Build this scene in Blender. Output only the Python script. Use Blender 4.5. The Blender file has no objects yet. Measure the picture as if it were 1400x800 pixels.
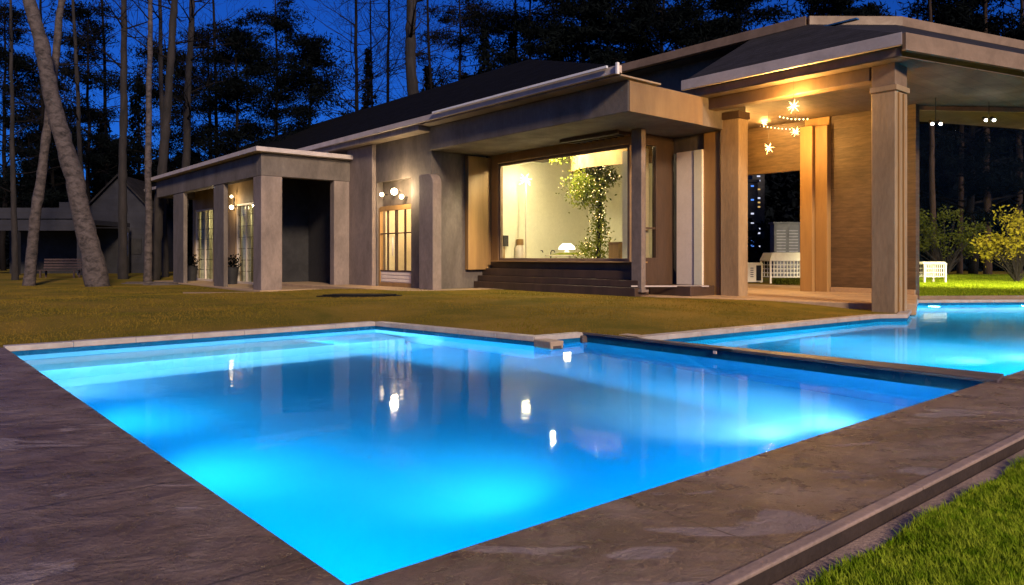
import bpy, bmesh, math, random
import numpy as np
from mathutils import Vector, Matrix, geometry
random.seed(7); RNG = np.random.default_rng(11)
S = bpy.context.scene; COL = S.collection
R = math.radians
F = 1006.0; HY = 350.0                      # focal length and horizon row of the photograph (1400 px wide)
CA, SA = math.cos(math.atan2(1006, 1190)), math.sin(math.atan2(1006, 1190))   # the house is turned by 40 degrees

# ------------------------------------------------------------------ coordinates
def W(u, v, z=0.0): return Vector((u*CA - v*SA, u*SA + v*CA, z))
def UV(p): return (p[0]*CA + p[1]*SA, -p[0]*SA + p[1]*CA)
def G(px, py, z=0.0):
    d = F*(1-z)/(py-HY); return Vector(((px-700)/F*d, d, z))
def VU(px, u):
    a = (px-700)/F; d = u/(a*CA+SA); return d*(-a*SA+CA)
def UVx(px, v):
    a = (px-700)/F; d = v/(-a*SA+CA); return d*(a*CA+SA)
def DU(px, u): return u/((px-700)/F*CA+SA)
def ZU(px, py, u): return 1+(HY-py)/F*DU(px, u)
def AT(px, py, d): return Vector(((px-700)/F*d, d, 1+(HY-py)/F*d))

# ------------------------------------------------------------------ materials
def newmat(name):
    m = bpy.data.materials.new(name); m.use_nodes = True
    nt = m.node_tree; nt.nodes.clear()
    out = nt.nodes.new('ShaderNodeOutputMaterial')
    return m, nt, out
def N(nt, t, **kw):
    n = nt.nodes.new(t)
    for k, v in kw.items():
        if k in n.inputs: n.inputs[k].default_value = v
        else: setattr(n, k, v)
    return n
def pos(nt, scale=(1, 1, 1), rot=0):
    g = nt.nodes.new('ShaderNodeNewGeometry'); mp = nt.nodes.new('ShaderNodeMapping')
    mp.inputs['Scale'].default_value = scale; mp.inputs['Rotation'].default_value = (0, 0, rot)
    nt.links.new(g.outputs['Position'], mp.inputs['Vector']); return mp.outputs['Vector']
def noise(nt, vec, scale, detail=5, rough=.6, dist=0):
    n = N(nt, 'ShaderNodeTexNoise', Scale=scale, Detail=detail, Roughness=rough, Distortion=dist)
    nt.links.new(vec, n.inputs['Vector']); return n.outputs['Fac']
def ramp(nt, fac, stops):
    r = nt.nodes.new('ShaderNodeValToRGB'); e = r.color_ramp.elements
    while len(e) < len(stops): e.new(.5)
    for i, (p, c) in enumerate(stops):
        e[i].position = p; e[i].color = (c[0], c[1], c[2], 1)
    nt.links.new(fac, r.inputs['Fac']); return r.outputs['Color']
def mathn(nt, op, a, b=None):
    m = nt.nodes.new('ShaderNodeMath'); m.operation = op
    for i, x in enumerate((a, b)):
        if x is None: continue
        if isinstance(x, (int, float)): m.inputs[i].default_value = x
        else: nt.links.new(x, m.inputs[i])
    return m.outputs[0]
def mixc(nt, fac, a, b, mode='MIX'):
    m = nt.nodes.new('ShaderNodeMix'); m.data_type = 'RGBA'; m.blend_type = mode
    for sock, x in ((m.inputs['Factor'], fac), (m.inputs[6], a), (m.inputs[7], b)):
        if isinstance(x, (int, float)): sock.default_value = x
        elif isinstance(x, (tuple, list)): sock.default_value = (x[0], x[1], x[2], 1)
        else: nt.links.new(x, sock)
    return m.outputs[2]
def surf(name, c1, c2=None, rough=.7, scale=3, bump=.15, bscale=30, stretch=(1, 1, 1), rot=0, lo=.35, hi=.65,
         groove=None, spec=.5, metal=0, trans=0):
    """two-tone mottled surface with fine relief; groove=(axis, pitch) cuts board joints"""
    c2 = c2 or tuple(x*.7 for x in c1)
    m, nt, out = newmat(name); b = nt.nodes.new('ShaderNodeBsdfPrincipled')
    v = pos(nt, stretch, rot)
    f = noise(nt, v, scale, 6, .62, .4)
    col = ramp(nt, f, [(lo, c1), (hi, c2)])
    h = noise(nt, v, bscale, 4, .6)
    col = mixc(nt, .35 if rough > .6 else .12, col, ramp(nt, h, [(.3, (.55, .55, .55)), (.7, (1.25, 1.25, 1.25))]), 'MULTIPLY')
    height = h
    if groove:
        sp = nt.nodes.new('ShaderNodeSeparateXYZ'); nt.links.new(pos(nt, (1, 1, 1), -math.atan2(SA, CA)), sp.inputs[0])
        q = mathn(nt, 'FRACT', mathn(nt, 'DIVIDE', sp.outputs[groove[0]], groove[1]))
        g = mathn(nt, 'LESS_THAN', q, groove[2] if len(groove) > 2 else .06)
        fl = mathn(nt, 'FLOOR', mathn(nt, 'DIVIDE', sp.outputs[groove[0]], groove[1]))
        wn = nt.nodes.new('ShaderNodeTexWhiteNoise'); wn.noise_dimensions = '1D'; nt.links.new(fl, wn.inputs['W'])
        col = mixc(nt, .5, col, ramp(nt, wn.outputs['Value'], [(0, (.6, .6, .6)), (1, (1.1, 1.1, 1.1))]), 'MULTIPLY')
        col = mixc(nt, mathn(nt, 'MULTIPLY', g, .75), col, (0.01, .008, .006))
        height = mathn(nt, 'SUBTRACT', h, mathn(nt, 'MULTIPLY', g, 2))
    nt.links.new(col, b.inputs['Base Color'])
    bp = N(nt, 'ShaderNodeBump', Strength=bump, Distance=.03); nt.links.new(height, bp.inputs['Height'])
    nt.links.new(bp.outputs[0], b.inputs['Normal'])
    rr = ramp(nt, f, [(.3, (rough*.85,)*3), (.7, (min(1, rough*1.15),)*3)])
    nt.links.new(rr, b.inputs['Roughness'])
    b.inputs['Specular IOR Level'].default_value = spec; b.inputs['Metallic'].default_value = metal
    nt.links.new(b.outputs[0], out.inputs[0]); return m
def emit(name, col, s):
    m, nt, out = newmat(name); e = N(nt, 'ShaderNodeEmission', Strength=s); e.inputs[0].default_value = (*col, 1)
    nt.links.new(e.outputs[0], out.inputs[0]); return m
def leafmat(name, c1, c2, scale=1.5, tr=.3):
    m, nt, out = newmat(name)
    g = nt.nodes.new('ShaderNodeNewGeometry')
    f = noise(nt, pos(nt), scale, 4)
    col = ramp(nt, f, [(.35, c1), (.65, c2)])
    d = N(nt, 'ShaderNodeBsdfDiffuse'); t = N(nt, 'ShaderNodeBsdfTranslucent'); mx = N(nt, 'ShaderNodeMixShader', Fac=tr)
    nt.links.new(col, d.inputs[0]); nt.links.new(col, t.inputs[0])
    nt.links.new(d.outputs[0], mx.inputs[1]); nt.links.new(t.outputs[0], mx.inputs[2]); nt.links.new(mx.outputs[0], out.inputs[0])
    return m
def glassmat(name, tint=(1, 1, 1), rough=.0, ior=1.5):
    m, nt, out = newmat(name)
    t = N(nt, 'ShaderNodeBsdfTransparent'); t.inputs[0].default_value = (*tint, 1)
    g = N(nt, 'ShaderNodeBsdfGlossy', Roughness=rough); lw = N(nt, 'ShaderNodeLayerWeight', Blend=.5)
    f0 = ((ior-1)/(ior+1))**2
    fac = mathn(nt, 'ADD', f0, mathn(nt, 'MULTIPLY', mathn(nt, 'POWER', lw.outputs['Facing'], 5.0), 1-f0))
    mx = N(nt, 'ShaderNodeMixShader'); nt.links.new(fac, mx.inputs[0])
    nt.links.new(t.outputs[0], mx.inputs[1]); nt.links.new(g.outputs[0], mx.inputs[2]); nt.links.new(mx.outputs[0], out.inputs[0])
    return m

M = {}
M['concrete'] = surf('concrete', (.15, .120, .098), (.085, .068, .056), .8, 1.1, .25, 14, (1, 1, .5))
M['concrete_light'] = surf('concrete_light', (.24, .18, .148), (.15, .115, .095), .75, 1.6, .2, 18, (1, 1, .5))
M['fascia'] = surf('fascia', (.50, .42, .38), (.38, .32, .29), .6, 2, .1, 20)
M['fascia_tan'] = surf('fascia_tan', (.25, .165, .098), (.17, .11, .065), .6, 2, .1, 20)
M['soffit'] = surf('soffit', (.26, .20, .15), (.19, .145, .11), .6, 1.2, .06, 10, groove=(1, .3, .03))
M['soffit_brown'] = surf('soffit_brown', (.13, .085, .05), (.085, .056, .034), .7, 1.2, .08, 10, groove=(1, .3, .03))
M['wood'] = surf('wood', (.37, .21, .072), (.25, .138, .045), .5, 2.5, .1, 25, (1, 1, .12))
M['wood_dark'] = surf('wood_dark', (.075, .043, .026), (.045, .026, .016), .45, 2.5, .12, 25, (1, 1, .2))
M['wood_board'] = surf('wood_board', (.13, .078, .036), (.075, .044, .020), .55, 3, .15, 30, (1, 1, 5), groove=(2, .24, .025))
M['header_wood'] = surf('header_wood', (.17, .105, .055), (.12, .072, .038), .6, 2.2, .12, 22, (1, 1, .3))
M['wood_tan'] = surf('wood_tan', (.40, .235, .11), (.28, .155, .07), .55, 2.2, .12, 22, (1, 1, .3))
M['pillar_tan'] = surf('pillar_tan', (.37, .255, .135), (.27, .18, .092), .65, 2.2, .15, 22, (1, 1, .25))
M['white_paint'] = surf('white_paint', (.74, .64, .54), (.68, .58, .48), .5, 2, .05, 20)
M['cream'] = surf('cream', (.70, .67, .52), (.68, .65, .49), .55, 1, .02, 10)
M['bulkhead'] = surf('bulkhead', (.26, .155, .05), (.22, .13, .04), .7, 1, .05, 10)
M['lilac'] = surf('lilac', (.26, .24, .36), (.2, .18, .28), .6, 4, .05, 30)
M['dark_wall'] = surf('dark_wall', (.018, .017, .018), (.012, .011, .012), .8, 2, .1, 20)
M['shingle'] = surf('shingle', (.006, .0055, .006), (.0035, .0035, .004), .95, 3, .5, 14, groove=(2, .09, .12), spec=.05)
M['shingle_grey'] = surf('shingle_grey', (.035, .031, .030), (.022, .020, .020), .85, 2, .4, 14, groove=(2, .11, .10), spec=.15)
M['metal_dark'] = surf('metal_dark', (.03, .03, .032), None, .4, 5, .03, 60, metal=.7)
M['metal_white'] = surf('metal_white', (.75, .73, .72), (.65, .63, .62), .4, 5, .03, 60)
M['grey_blue'] = surf('grey_blue', (.11, .10, .16), (.08, .075, .12), .6, 4, .05, 30)
M['bark_pale'] = surf('bark_pale', (.085, .064, .058), (.018, .014, .013), .9, 4.5, 1.0, 16, (1, 1, 1.5), lo=.42, hi=.68)
M['bark_brown'] = surf('bark_brown', (.020, .014, .012), (.009, .007, .006), .95, 3, .8, 16, (1, 1, .3))
M['bark_dark'] = surf('bark_dark', (.010, .008, .008), (.006, .005, .005), .95, 3, .6, 14, (1, 1, .3), spec=.1)
M['bark_garden'] = surf('bark_garden', (.05, .032, .024), (.02, .014, .011), .95, 3, .8, 16, (1, 1, .3), spec=.1)
M['shed_wall'] = surf('shed_wall', (.018, .018, .026), (.012, .012, .018), .8, 1, .1, 14, groove=(2, .3, .05))
M['slate_tile'] = surf('slate_tile', (.004, .12, .30), (.003, .085, .22), .25, 6, .05, 20)
M['divider_tile'] = surf('divider_tile', (.012, .22, .42), (.008, .17, .34), .25, 6, .05, 20)
M['spout'] = surf('spout', (.42, .31, .22), (.33, .24, .17), .6, 6, .1, 40)
M['divider'] = surf('divider', (.115, .085, .078), (.075, .055, .052), .5, 4, .2, 30)
M['coping'] = surf('coping', (.46, .40, .36), (.33, .28, .25), .55, 4, .1, 30)
M['pavers'] = surf('pavers', (.40, .27, .15), (.30, .20, .115), .7, 1.3, .12, 18)
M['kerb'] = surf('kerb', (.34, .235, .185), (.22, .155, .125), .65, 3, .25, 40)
M['kerb_face_shaded'] = surf('kerb_face_shaded', (.05, .034, .028), (.03, .021, .018), .8, 3, .3, 40, spec=.2)  # shadow under the kerb lip put into this dark colour
M['gutter'] = surf('gutter', (.40, .28, .215), (.28, .195, .155), .7, 3, .3, 60)
M['lawn'] = surf('lawn', (.21, .135, .022), (.11, .092, .012), .95, .55, .5, 35, (1, 1, 1), lo=.38, hi=.62, spec=.05)
M['soil'] = surf('soil', (.05, .06, .015), (.03, .03, .012), .95, 4, .6, 30, spec=.05)
M['stone'] = surf('stone', (.10, .075, .06), (.055, .042, .036), .85, 3, .5, 14)
M['slab_black'] = surf('slab_black', (.012, .011, .010), (.008, .007, .007), .85, 4, .4, 18, spec=.1)
M['brick_red'] = surf('brick_red', (.045, .022, .02), (.03, .016, .014), .7, 6, .1, 30)
M['grass_blade'] = leafmat('grass_blade', (.13, .24, .006), (.42, .50, .04), 16, .4)
M['turf'] = leafmat('turf', (.26, .165, .028), (.14, .115, .016), .9, .3)
M['shrub_gold'] = leafmat('shrub_gold', (.17, .16, .012), (.30, .25, .03), 3, .35)
M['shrub_green'] = leafmat('shrub_green', (.05, .065, .01), (.11, .12, .02), 3, .35)
M['ivy'] = leafmat('ivy', (.10, .14, .015), (.26, .27, .04), 6, .3)
M['needle'] = leafmat('needle', (.002, .003, .004), (.006, .008, .008), 1, .1)
M['needle_far'] = leafmat('needle_far', (.003, .004, .006), (.006, .008, .010), 1, .05)
M['pane'] = glassmat('pane', (.97, .98, .95), ior=1.2)
M['pane_smoke'] = glassmat('pane_smoke', (.80, .78, .72), .02)
M['pane_clear'] = glassmat('pane_clear', (.98, .98, .97), ior=1.1)
M['sky_glint'] = surf('sky_glint', (.05, .16, .30), (.01, .05, .12), .08, 3, .05, 8, spec=1)  # blue of the sky glint is in the base colour
M['bulb'] = emit('bulb', (1, .66, .28), 9)
M['bulb_white'] = emit('bulb_white', (1, .93, .82), 25)
M['star'] = emit('star', (1, .60, .20), 9)
M['star_white'] = emit('star_white', (1, .86, .55), 14)
M['globe'] = emit('globe', (1, .74, .40), 9)
M['lit_blue'] = emit('lit_blue', (.10, .30, 1), .55)
M['lit_white'] = emit('lit_white', (.75, .78, 1), .5)
M['lit_warm'] = emit('lit_warm', (1, .62, .22), .35)
M['shade'] = emit('shade', (1, .88, .62), 2.2)

def deckmat():
    m, nt, out = newmat('stone_deck'); b = nt.nodes.new('ShaderNodeBsdfPrincipled')
    rot = -math.atan2(SA, CA)
    v = pos(nt, (1, 1, 1), rot); vs = pos(nt, (.85, 1.05, 1), rot)
    big = noise(nt, vs, 1.6, 6, .62, .6); cl = noise(nt, vs, 6.5, 9, .70, .35); fine = noise(nt, v, 60, 4, .6)
    col = ramp(nt, big, [(.30, (.125, .076, .050)), (.52, (.195, .132, .098)), (.72, (.29, .215, .18))])
    col = mixc(nt, .55, col, ramp(nt, cl, [(.36, (.50, .48, .48)), (.62, (1.15, 1.12, 1.12))]), 'MULTIPLY')
    col = mixc(nt, .3, col, ramp(nt, fine, [(.3, (.6, .6, .6)), (.7, (1.3, 1.3, 1.3))]), 'MULTIPLY')
    # pale worn scuffs and damp smears, long in the direction of the joints
    sc = noise(nt, pos(nt, (.9, 2.6, 1), rot), 1.35, 5, .5, .8)
    mask = ramp(nt, sc, [((.605), (0, 0, 0)), (.63, (1, 1, 1))])
    wornc = mixc(nt, mathn(nt, 'MULTIPLY', mask, .6), col, (.36, .285, .28))
    # slab joints
    sp = nt.nodes.new('ShaderNodeSeparateXYZ'); nt.links.new(v, sp.inputs[0])
    def joint(axis, pitch, w):
        fr = mathn(nt, 'FRACT', mathn(nt, 'DIVIDE', sp.outputs[axis], pitch)); return mathn(nt, 'LESS_THAN', fr, w)
    j = mathn(nt, 'MAXIMUM', joint(1, 1.15, .011), joint(0, 2.3, .004))
    col = mixc(nt, mathn(nt, 'MULTIPLY', j, .7), wornc, (.03, .02, .015))
    nt.links.new(col, b.inputs['Base Color'])
    rr = ramp(nt, cl, [(.35, (.20,)*3), (.65, (.45,)*3)])
    rr = mixc(nt, mask, rr, (.22, .22, .22)); nt.links.new(rr, b.inputs['Roughness'])
    wv = noise(nt, vs, 2.6, 3, .55, 1.6)
    h = mathn(nt, 'ADD', mathn(nt, 'ADD', mathn(nt, 'MULTIPLY', cl, 1.1), mathn(nt, 'MULTIPLY', wv, 1.0)), mathn(nt, 'MULTIPLY', fine, .22))
    h = mathn(nt, 'SUBTRACT', h, mathn(nt, 'MULTIPLY', j, .25))
    bp = N(nt, 'ShaderNodeBump', Strength=.8, Distance=.06); nt.links.new(h, bp.inputs['Height']); nt.links.new(bp.outputs[0], b.inputs['Normal'])
    b.inputs['Specular IOR Level'].default_value = .45
    nt.links.new(b.outputs[0], out.inputs[0]); return m
M['deck'] = deckmat()
def plaster():
    m, nt, out = newmat('pool_plaster'); b = nt.nodes.new('ShaderNodeBsdfPrincipled')
    f = noise(nt, pos(nt), .8, 3)
    nt.links.new(ramp(nt, f, [(.3, (.36, .60, .74)), (.7, (.42, .66, .80))]), b.inputs['Base Color'])
    b.inputs['Roughness'].default_value = .8; nt.links.new(b.outputs[0], out.inputs[0]); return m
M['plaster'] = plaster()
def water():
    m, nt, out = newmat('water')
    rf = N(nt, 'ShaderNodeBsdfRefraction', IOR=1.33, Roughness=.0); rf.inputs[0].default_value = (.62, .91, 1, 1)
    g = N(nt, 'ShaderNodeBsdfGlossy', Roughness=.05); fr = N(nt, 'ShaderNodeFresnel', IOR=1.075)
    h = noise(nt, pos(nt, (1, 1, 1)), 2.2, 3, .5)
    bp = N(nt, 'ShaderNodeBump', Strength=.06, Distance=.05); nt.links.new(h, bp.inputs['Height'])
    for x in (rf, g, fr): nt.links.new(bp.outputs[0], x.inputs['Normal'])
    mx = N(nt, 'ShaderNodeMixShader'); nt.links.new(fr.outputs[0], mx.inputs[0])
    nt.links.new(rf.outputs[0], mx.inputs[1]); nt.links.new(g.outputs[0], mx.inputs[2]); nt.links.new(mx.outputs[0], out.inputs[0])
    return m
M['water'] = water()

# ------------------------------------------------------------------ object helpers
MW = {}
def tag(o, label=None, cat=None, group=None, kind=None):
    if label: o['label'] = label
    if cat: o['category'] = cat
    if group: o['group'] = group
    if kind: o['kind'] = kind
    return o
def thing(name, label, cat, loc, rz=0, group=None):
    o = bpy.data.objects.new(name, None); COL.objects.link(o); o.empty_display_size = .2
    o.location = loc; o.rotation_euler = (0, 0, rz)
    MW[o] = Matrix.Translation(Vector(loc)) @ Matrix.Rotation(rz, 4, 'Z')
    return tag(o, label, cat, group)
def link(name, me, mat, parent=None, bevel=0, local=False, at=None):
    """mesh in world space unless local; child of parent, or top-level with its origin at `at`"""
    if mat is not None and not me.materials: me.materials.append(mat)
    o = bpy.data.objects.new(name, me); COL.objects.link(o)
    if parent is not None:
        if not local: me.transform(MW[parent].inverted())
        o.parent = parent; MW[o] = MW[parent]
    else:
        if at is not None: me.transform(Matrix.Translation(-Vector(at))); o.location = at
        MW[o] = Matrix.Translation(Vector(at)) if at is not None else Matrix.Identity(4)
    if bevel:
        b = o.modifiers.new('bevel', 'BEVEL'); b.width = bevel; b.segments = 2; b.limit_method = 'ANGLE'
    return o
class MB:
    def __init__(s): s.v = []; s.f = []; s.mi = []; s.cur = 0; s.smooth = False
    def face(s, pts):
        n = len(s.v); s.v += [tuple(p) for p in pts]; s.f.append(tuple(range(n, n+len(pts)))); s.mi.append(s.cur)
    def hexa(s, p):      # 4 bottom ccw, 4 top ccw
        n = len(s.v); s.v += [tuple(q) for q in p]
        for f in ((0, 3, 2, 1), (4, 5, 6, 7), (0, 1, 5, 4), (1, 2, 6, 5), (2, 3, 7, 6), (3, 0, 4, 7)):
            s.f.append(tuple(n+i for i in f)); s.mi.append(s.cur)
    def uv(s, u0, u1, v0, v1, z0, z1):
        if u1 < u0: u0, u1 = u1, u0
        if v1 < v0: v0, v1 = v1, v0
        s.hexa([W(a, b, z) for z in (z0, z1) for a, b in ((u0, v0), (u1, v0), (u1, v1), (u0, v1))]); return s
    def box(s, c, d, rz=0):  # centre, full size
        m = Matrix.Translation(Vector(c)) @ Matrix.Rotation(rz, 4, 'Z')
        x, y, z = d[0]/2, d[1]/2, d[2]/2
        s.hexa([m @ Vector(q) for q in ((-x, -y, -z), (x, -y, -z), (x, y, -z), (-x, y, -z), (-x, -y, z), (x, -y, z), (x, y, z), (-x, y, z))]); return s
    def bar(s, a, b, w, h):  # beam from a to b, centred, w across, h high
        a, b = Vector(a), Vector(b); d = (b-a).normalized(); x = d.cross(Vector((0, 0, 1)))
        x = x.normalized()*w/2 if x.length > 1e-6 else Vector((w/2, 0, 0)); y = x.normalized().cross(d).normalized()*h/2
        s.hexa([a-x-y, a+x-y, b+x-y, b-x-y, a-x+y, a+x+y, b+x+y, b-x+y]); return s
    def prism(s, poly, z0, z1):
        n = len(s.v); k = len(poly)
        s.v += [(p[0], p[1], z0) for p in poly] + [(p[0], p[1], z1) for p in poly]
        s.f.append(tuple(range(n+k-1, n-1, -1))); s.f.append(tuple(range(n+k, n+2*k))); s.mi += [s.cur]*2
        for i in range(k):
            j = (i+1) % k; s.f.append((n+i, n+j, n+k+j, n+k+i)); s.mi.append(s.cur)
        return s
    def tube(s, pts, rads, seg=8, cap=True):
        n0 = len(s.v); pts = [Vector(p) for p in pts]; ref = Vector((.37, .61, .7)).normalized()
        for i, p in enumerate(pts):
            d = (pts[min(i+1, len(pts)-1)] - pts[max(i-1, 0)]).normalized()
            a = d.cross(ref); a = a.normalized() if a.length > 1e-4 else d.orthogonal().normalized(); b = d.cross(a)
            for k in range(seg):
                t = 2*math.pi*k/seg; s.v.append(tuple(p + (a*math.cos(t)+b*math.sin(t))*rads[i]))
        for i in range(len(pts)-1):
            for k in range(seg):
                q = n0+i*seg; kk = (k+1) % seg
                s.f.append((q+k, q+kk, q+seg+kk, q+seg+k)); s.mi.append(s.cur)
        if cap:
            s.f.append(tuple(range(n0+seg-1, n0-1, -1))); e = n0+(len(pts)-1)*seg; s.f.append(tuple(range(e, e+seg))); s.mi += [s.cur]*2
        return s
    def ball(s, c, r, seg=12, rings=8, sz=1):
        pts = []; rr = []
        for i in range(rings+1):
            t = math.pi*i/rings; pts.append(Vector(c)+Vector((0, 0, -math.cos(t)*r*sz))); rr.append(max(1e-4, math.sin(t)*r))
        n0 = len(s.v)
        for p, q in zip(pts, rr):
            for k in range(seg):
                t = 2*math.pi*k/seg; s.v.append((p.x+q*math.cos(t), p.y+q*math.sin(t), p.z))
        for i in range(rings):
            for k in range(seg):
                q = n0+i*seg; kk = (k+1) % seg; s.f.append((q+k, q+kk, q+seg+kk, q+seg+k)); s.mi.append(s.cur)
        return s
    def mesh(s, name, smooth=False):
        me = bpy.data.meshes.new(name); me.from_pydata(s.v, [], s.f); me.update()
        if max(s.mi, default=0): me.polygons.foreach_set('material_index', s.mi)
        if smooth: me.polygons.foreach_set('use_smooth', [True]*len(me.polygons))
        return me
    def put(s, name, mat, parent=None, bevel=0, smooth=False, at=None, local=False):
        return link(name, s.mesh(name, smooth), mat, parent, bevel, local, at)
def leaves(name, P, size, aspect=.6, droop=None):
    """one small four-cornered leaf per point"""
    P = np.asarray(P, float); n = len(P); size = np.broadcast_to(size, (n,))
    a = RNG.normal(size=(n, 3)); a /= np.linalg.norm(a, axis=1)[:, None]
    b = RNG.normal(size=(n, 3)); b -= a*(a*b).sum(1)[:, None]; b /= np.linalg.norm(b, axis=1)[:, None]
    A = a*(size*.5)[:, None]; B = b*(size*.5*aspect)[:, None]
    V = np.stack([P-A, P+B*.9-A*.1, P+A, P-B*.9+A*.15], 1).reshape(-1, 3)
    me = bpy.data.meshes.new(name); me.vertices.add(4*n); me.vertices.foreach_set('co', V.ravel())
    me.loops.add(4*n); me.loops.foreach_set('vertex_index', np.arange(4*n, dtype=np.int32))
    me.polygons.add(n); me.polygons.foreach_set('loop_start', np.arange(0, 4*n, 4, dtype=np.int32))
    me.update(calc_edges=True); me.validate(); return me
def copy_tree(o):
    c = o.copy(); COL.objects.link(c)
    for ch in o.children:
        d = ch.copy(); COL.objects.link(d); d.parent = c
        for gch in ch.children:
            e = gch.copy(); COL.objects.link(e); e.parent = d
    return c
def lamp(kind, loc, energy, col, size=.05, target=None, spot=None, blend=.6, parent=None, name='lamp_light'):
    l = bpy.data.lights.new(name, kind); l.energy = energy; l.color = col
    if kind in ('POINT', 'SPOT'): l.shadow_soft_size = size
    o = bpy.data.objects.new(name, l); COL.objects.link(o); o.location = loc
    if target is not None: o.rotation_euler = (Vector(target)-Vector(loc)).to_track_quat('-Z', 'Y').to_euler()
    if spot: l.spot_size = R(spot); l.spot_blend = blend
    return o

# ------------------------------------------------------------------ pools: plan
P1, P2, P3, P4, P5, P6 = G(475, 800), G(6, 475), G(513, 441), G(730, 461.5), G(798, 456), G(1366, 523)
RD, LD = W(1, 0), W(0, 1)                      # the two directions of the plan
NB = P1 + RD*19                                # far right end of the near pool edge
# dividing wall, 0.34 m wide towards the second pool
dd = (P6-P5).normalized(); dn = Vector((-dd.y, dd.x, 0))
if dn.y < 0: dn = -dn
DW = .33
Q0 = P5 + dn*DW + dd*.25; Q1 = P6 + dn*DW
tq = (Q1-P1).dot(RD); Q1 = P1 + RD*(tq+.02)
C1 = G(1202, 431.5); C2 = G(1240, 431); C3 = Vector((9.08, 16.45, 0)); C4 = Vector((17.5, 17.2, 0))
Q0 = G(862, 463.5)
pool_a = [P1, P6, P5, P4, P3, P2]              # counter-clockwise
pool_b = [Q1, NB, C4, C3, C2, C1, Q0]
WZ, FZ = -.105, -1.1
def inpoly(p, poly):
    c = False; n = len(poly)
    for i in range(n):
        a, b = poly[i], poly[(i+1) % n]
        if (a[1] > p[1]) != (b[1] > p[1]) and p[0] < (b[0]-a[0])*(p[1]-a[1])/(b[1]-a[1])+a[0]: c = not c
    return c
def segdist(p, a, b):
    ax, ay = b[0]-a[0], b[1]-a[1]; t = max(0, min(1, ((p[0]-a[0])*ax+(p[1]-a[1])*ay)/(ax*ax+ay*ay+1e-9)))
    return math.hypot(p[0]-a[0]-t*ax, p[1]-a[1]-t*ay)
def polydist(p, poly): return min(segdist(p, poly[i], poly[(i+1) % len(poly)]) for i in range(len(poly)))
def sst(x, a, b):
    t = max(0, min(1, (x-a)/(b-a))); return t*t*(3-2*t)
GZ = .11
def ground_z(x, y):
    u, v = UV((x, y)); d = min(polydist((x, y), pool_a), polydist((x, y), pool_b))
    return -.012 + (GZ+.012)*sst(d, .35, 2.6)*(1-sst(v, 17, 21)*sst(40-v, 4, 10)) + .03*math.sin(x*.7+1.3)*math.sin(y*.5)*sst(d, 2, 5)*sst(10.2-u, 0, 1)

# basins: top course of dark tile, plaster below
def basin(name, poly, label):
    b = MB(); n = len(poly)
    for i in range(n):
        p, q = poly[i], poly[(i+1) % n]
        b.cur = 1; b.face([(q.x, q.y, -.108), (p.x, p.y, -.108), (p.x, p.y, .0), (q.x, q.y, .0)])
        b.cur = 0; b.face([(q.x, q.y, FZ), (p.x, p.y, FZ), (p.x, p.y, -.108), (q.x, q.y, -.108)])
    tess = geometry.tessellate_polygon([[Vector((p.x, p.y, 0)) for p in poly]])
    b.cur = 0
    for t in tess:
        tri = [poly[i] for i in t]
        if (tri[1]-tri[0]).cross(tri[2]-tri[0]).z < 0: tri = tri[::-1]
        b.face([(p.x, p.y, FZ) for p in tri])
    me = b.mesh(name); me.materials.append(M['plaster']); me.materials.append(M['slate_tile'])
    o = link(name, me, None); tag(o, kind='structure'); return o
basin('pool_basin', pool_a, ''); basin('pool_basin', pool_b, '')
# a broad underwater shelf along the far left wall
sh = MB(); n23 = Vector(((P3-P2).y, -(P3-P2).x, 0)).normalized()
if (P1-P2).dot(n23) < 0: n23 = -n23
sh.prism([P2+n23*.004+(P3-P2).normalized()*.004, P3+n23*.004-(P3-P2).normalized()*.004, P3+n23*1.0-(P3-P2).normalized()*.1, P2+n23*1.0+(P1-P2).normalized()*.01][::-1], FZ+.003, -.48)
tag(sh.put('pool_shelf', M['plaster'], bevel=.02), kind='structure')
def sheet(name, poly, z, mat, kind='structure'):
    b = MB()
    for t in geometry.tessellate_polygon([[Vector((p.x, p.y, 0)) for p in poly]]):
        tri = [poly[i] for i in t]
        if (tri[1]-tri[0]).cross(tri[2]-tri[0]).z < 0: tri = tri[::-1]
        b.face([(p.x, p.y, z) for p in tri])
    o = b.put(name, mat); tag(o, kind=kind); return o
sheet('water', pool_a, WZ, M['water']); sheet('water', pool_b, WZ, M['water'])

# dividing wall between the pools
dv = thing('dividing_wall', 'low stone-capped wall dividing the large near pool from the far pool', 'wall', (P5+P6)/2)
b = MB(); b.prism([P6, Q1, Q0, P5], FZ, -.012); b.put('wall', M['divider_tile'], dv)
b = MB(); b.prism([P6+dd*.0-dn*.03, Q1+dn*.02, Q0+dn*.02, P5-dn*.03], -.008, .022); b.put('cap_stone', M['divider'], dv, .006)

# deck, kerb, coping
K_a, K_b = G(970, 800), G(1400, 612)
kd = RD
K0, K1 = K_a - kd*12, K_a + kd*19
A0 = P2 - (P3-P2).normalized()*9
deck_poly = [A0, P2, P1, NB, K1, K0]
def deck():
    b = MB(); poly = deck_poly
    for t in geometry.tessellate_polygon([[Vector((p.x, p.y, 0)) for p in poly]]):
        tri = [poly[i] for i in t]
        if (tri[1]-tri[0]).cross(tri[2]-tri[0]).z < 0: tri = tri[::-1]
        b.face([(p.x, p.y, .0) for p in tri])
    for i in range(len(poly)):
        p, q = poly[i], poly[(i+1) % len(poly)]; b.face([(p.x, p.y, -.2), (q.x, q.y, -.2), (q.x, q.y, 0), (p.x, p.y, 0)])
    tag(b.put('pool_deck', M['deck']), kind='structure')
deck()
kn = Vector((RD.y, -RD.x, 0))                   # towards the near lawn
b = MB()
L = 0
while L < 31:
    p = K0 + kd*L; q = K0 + kd*min(31, L+1.493)
    b.prism([p-kn*.005, p+kn*.045, q+kn*.045, q-kn*.005], -.010, .007+.003*random.random()); L += 1.5
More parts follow.
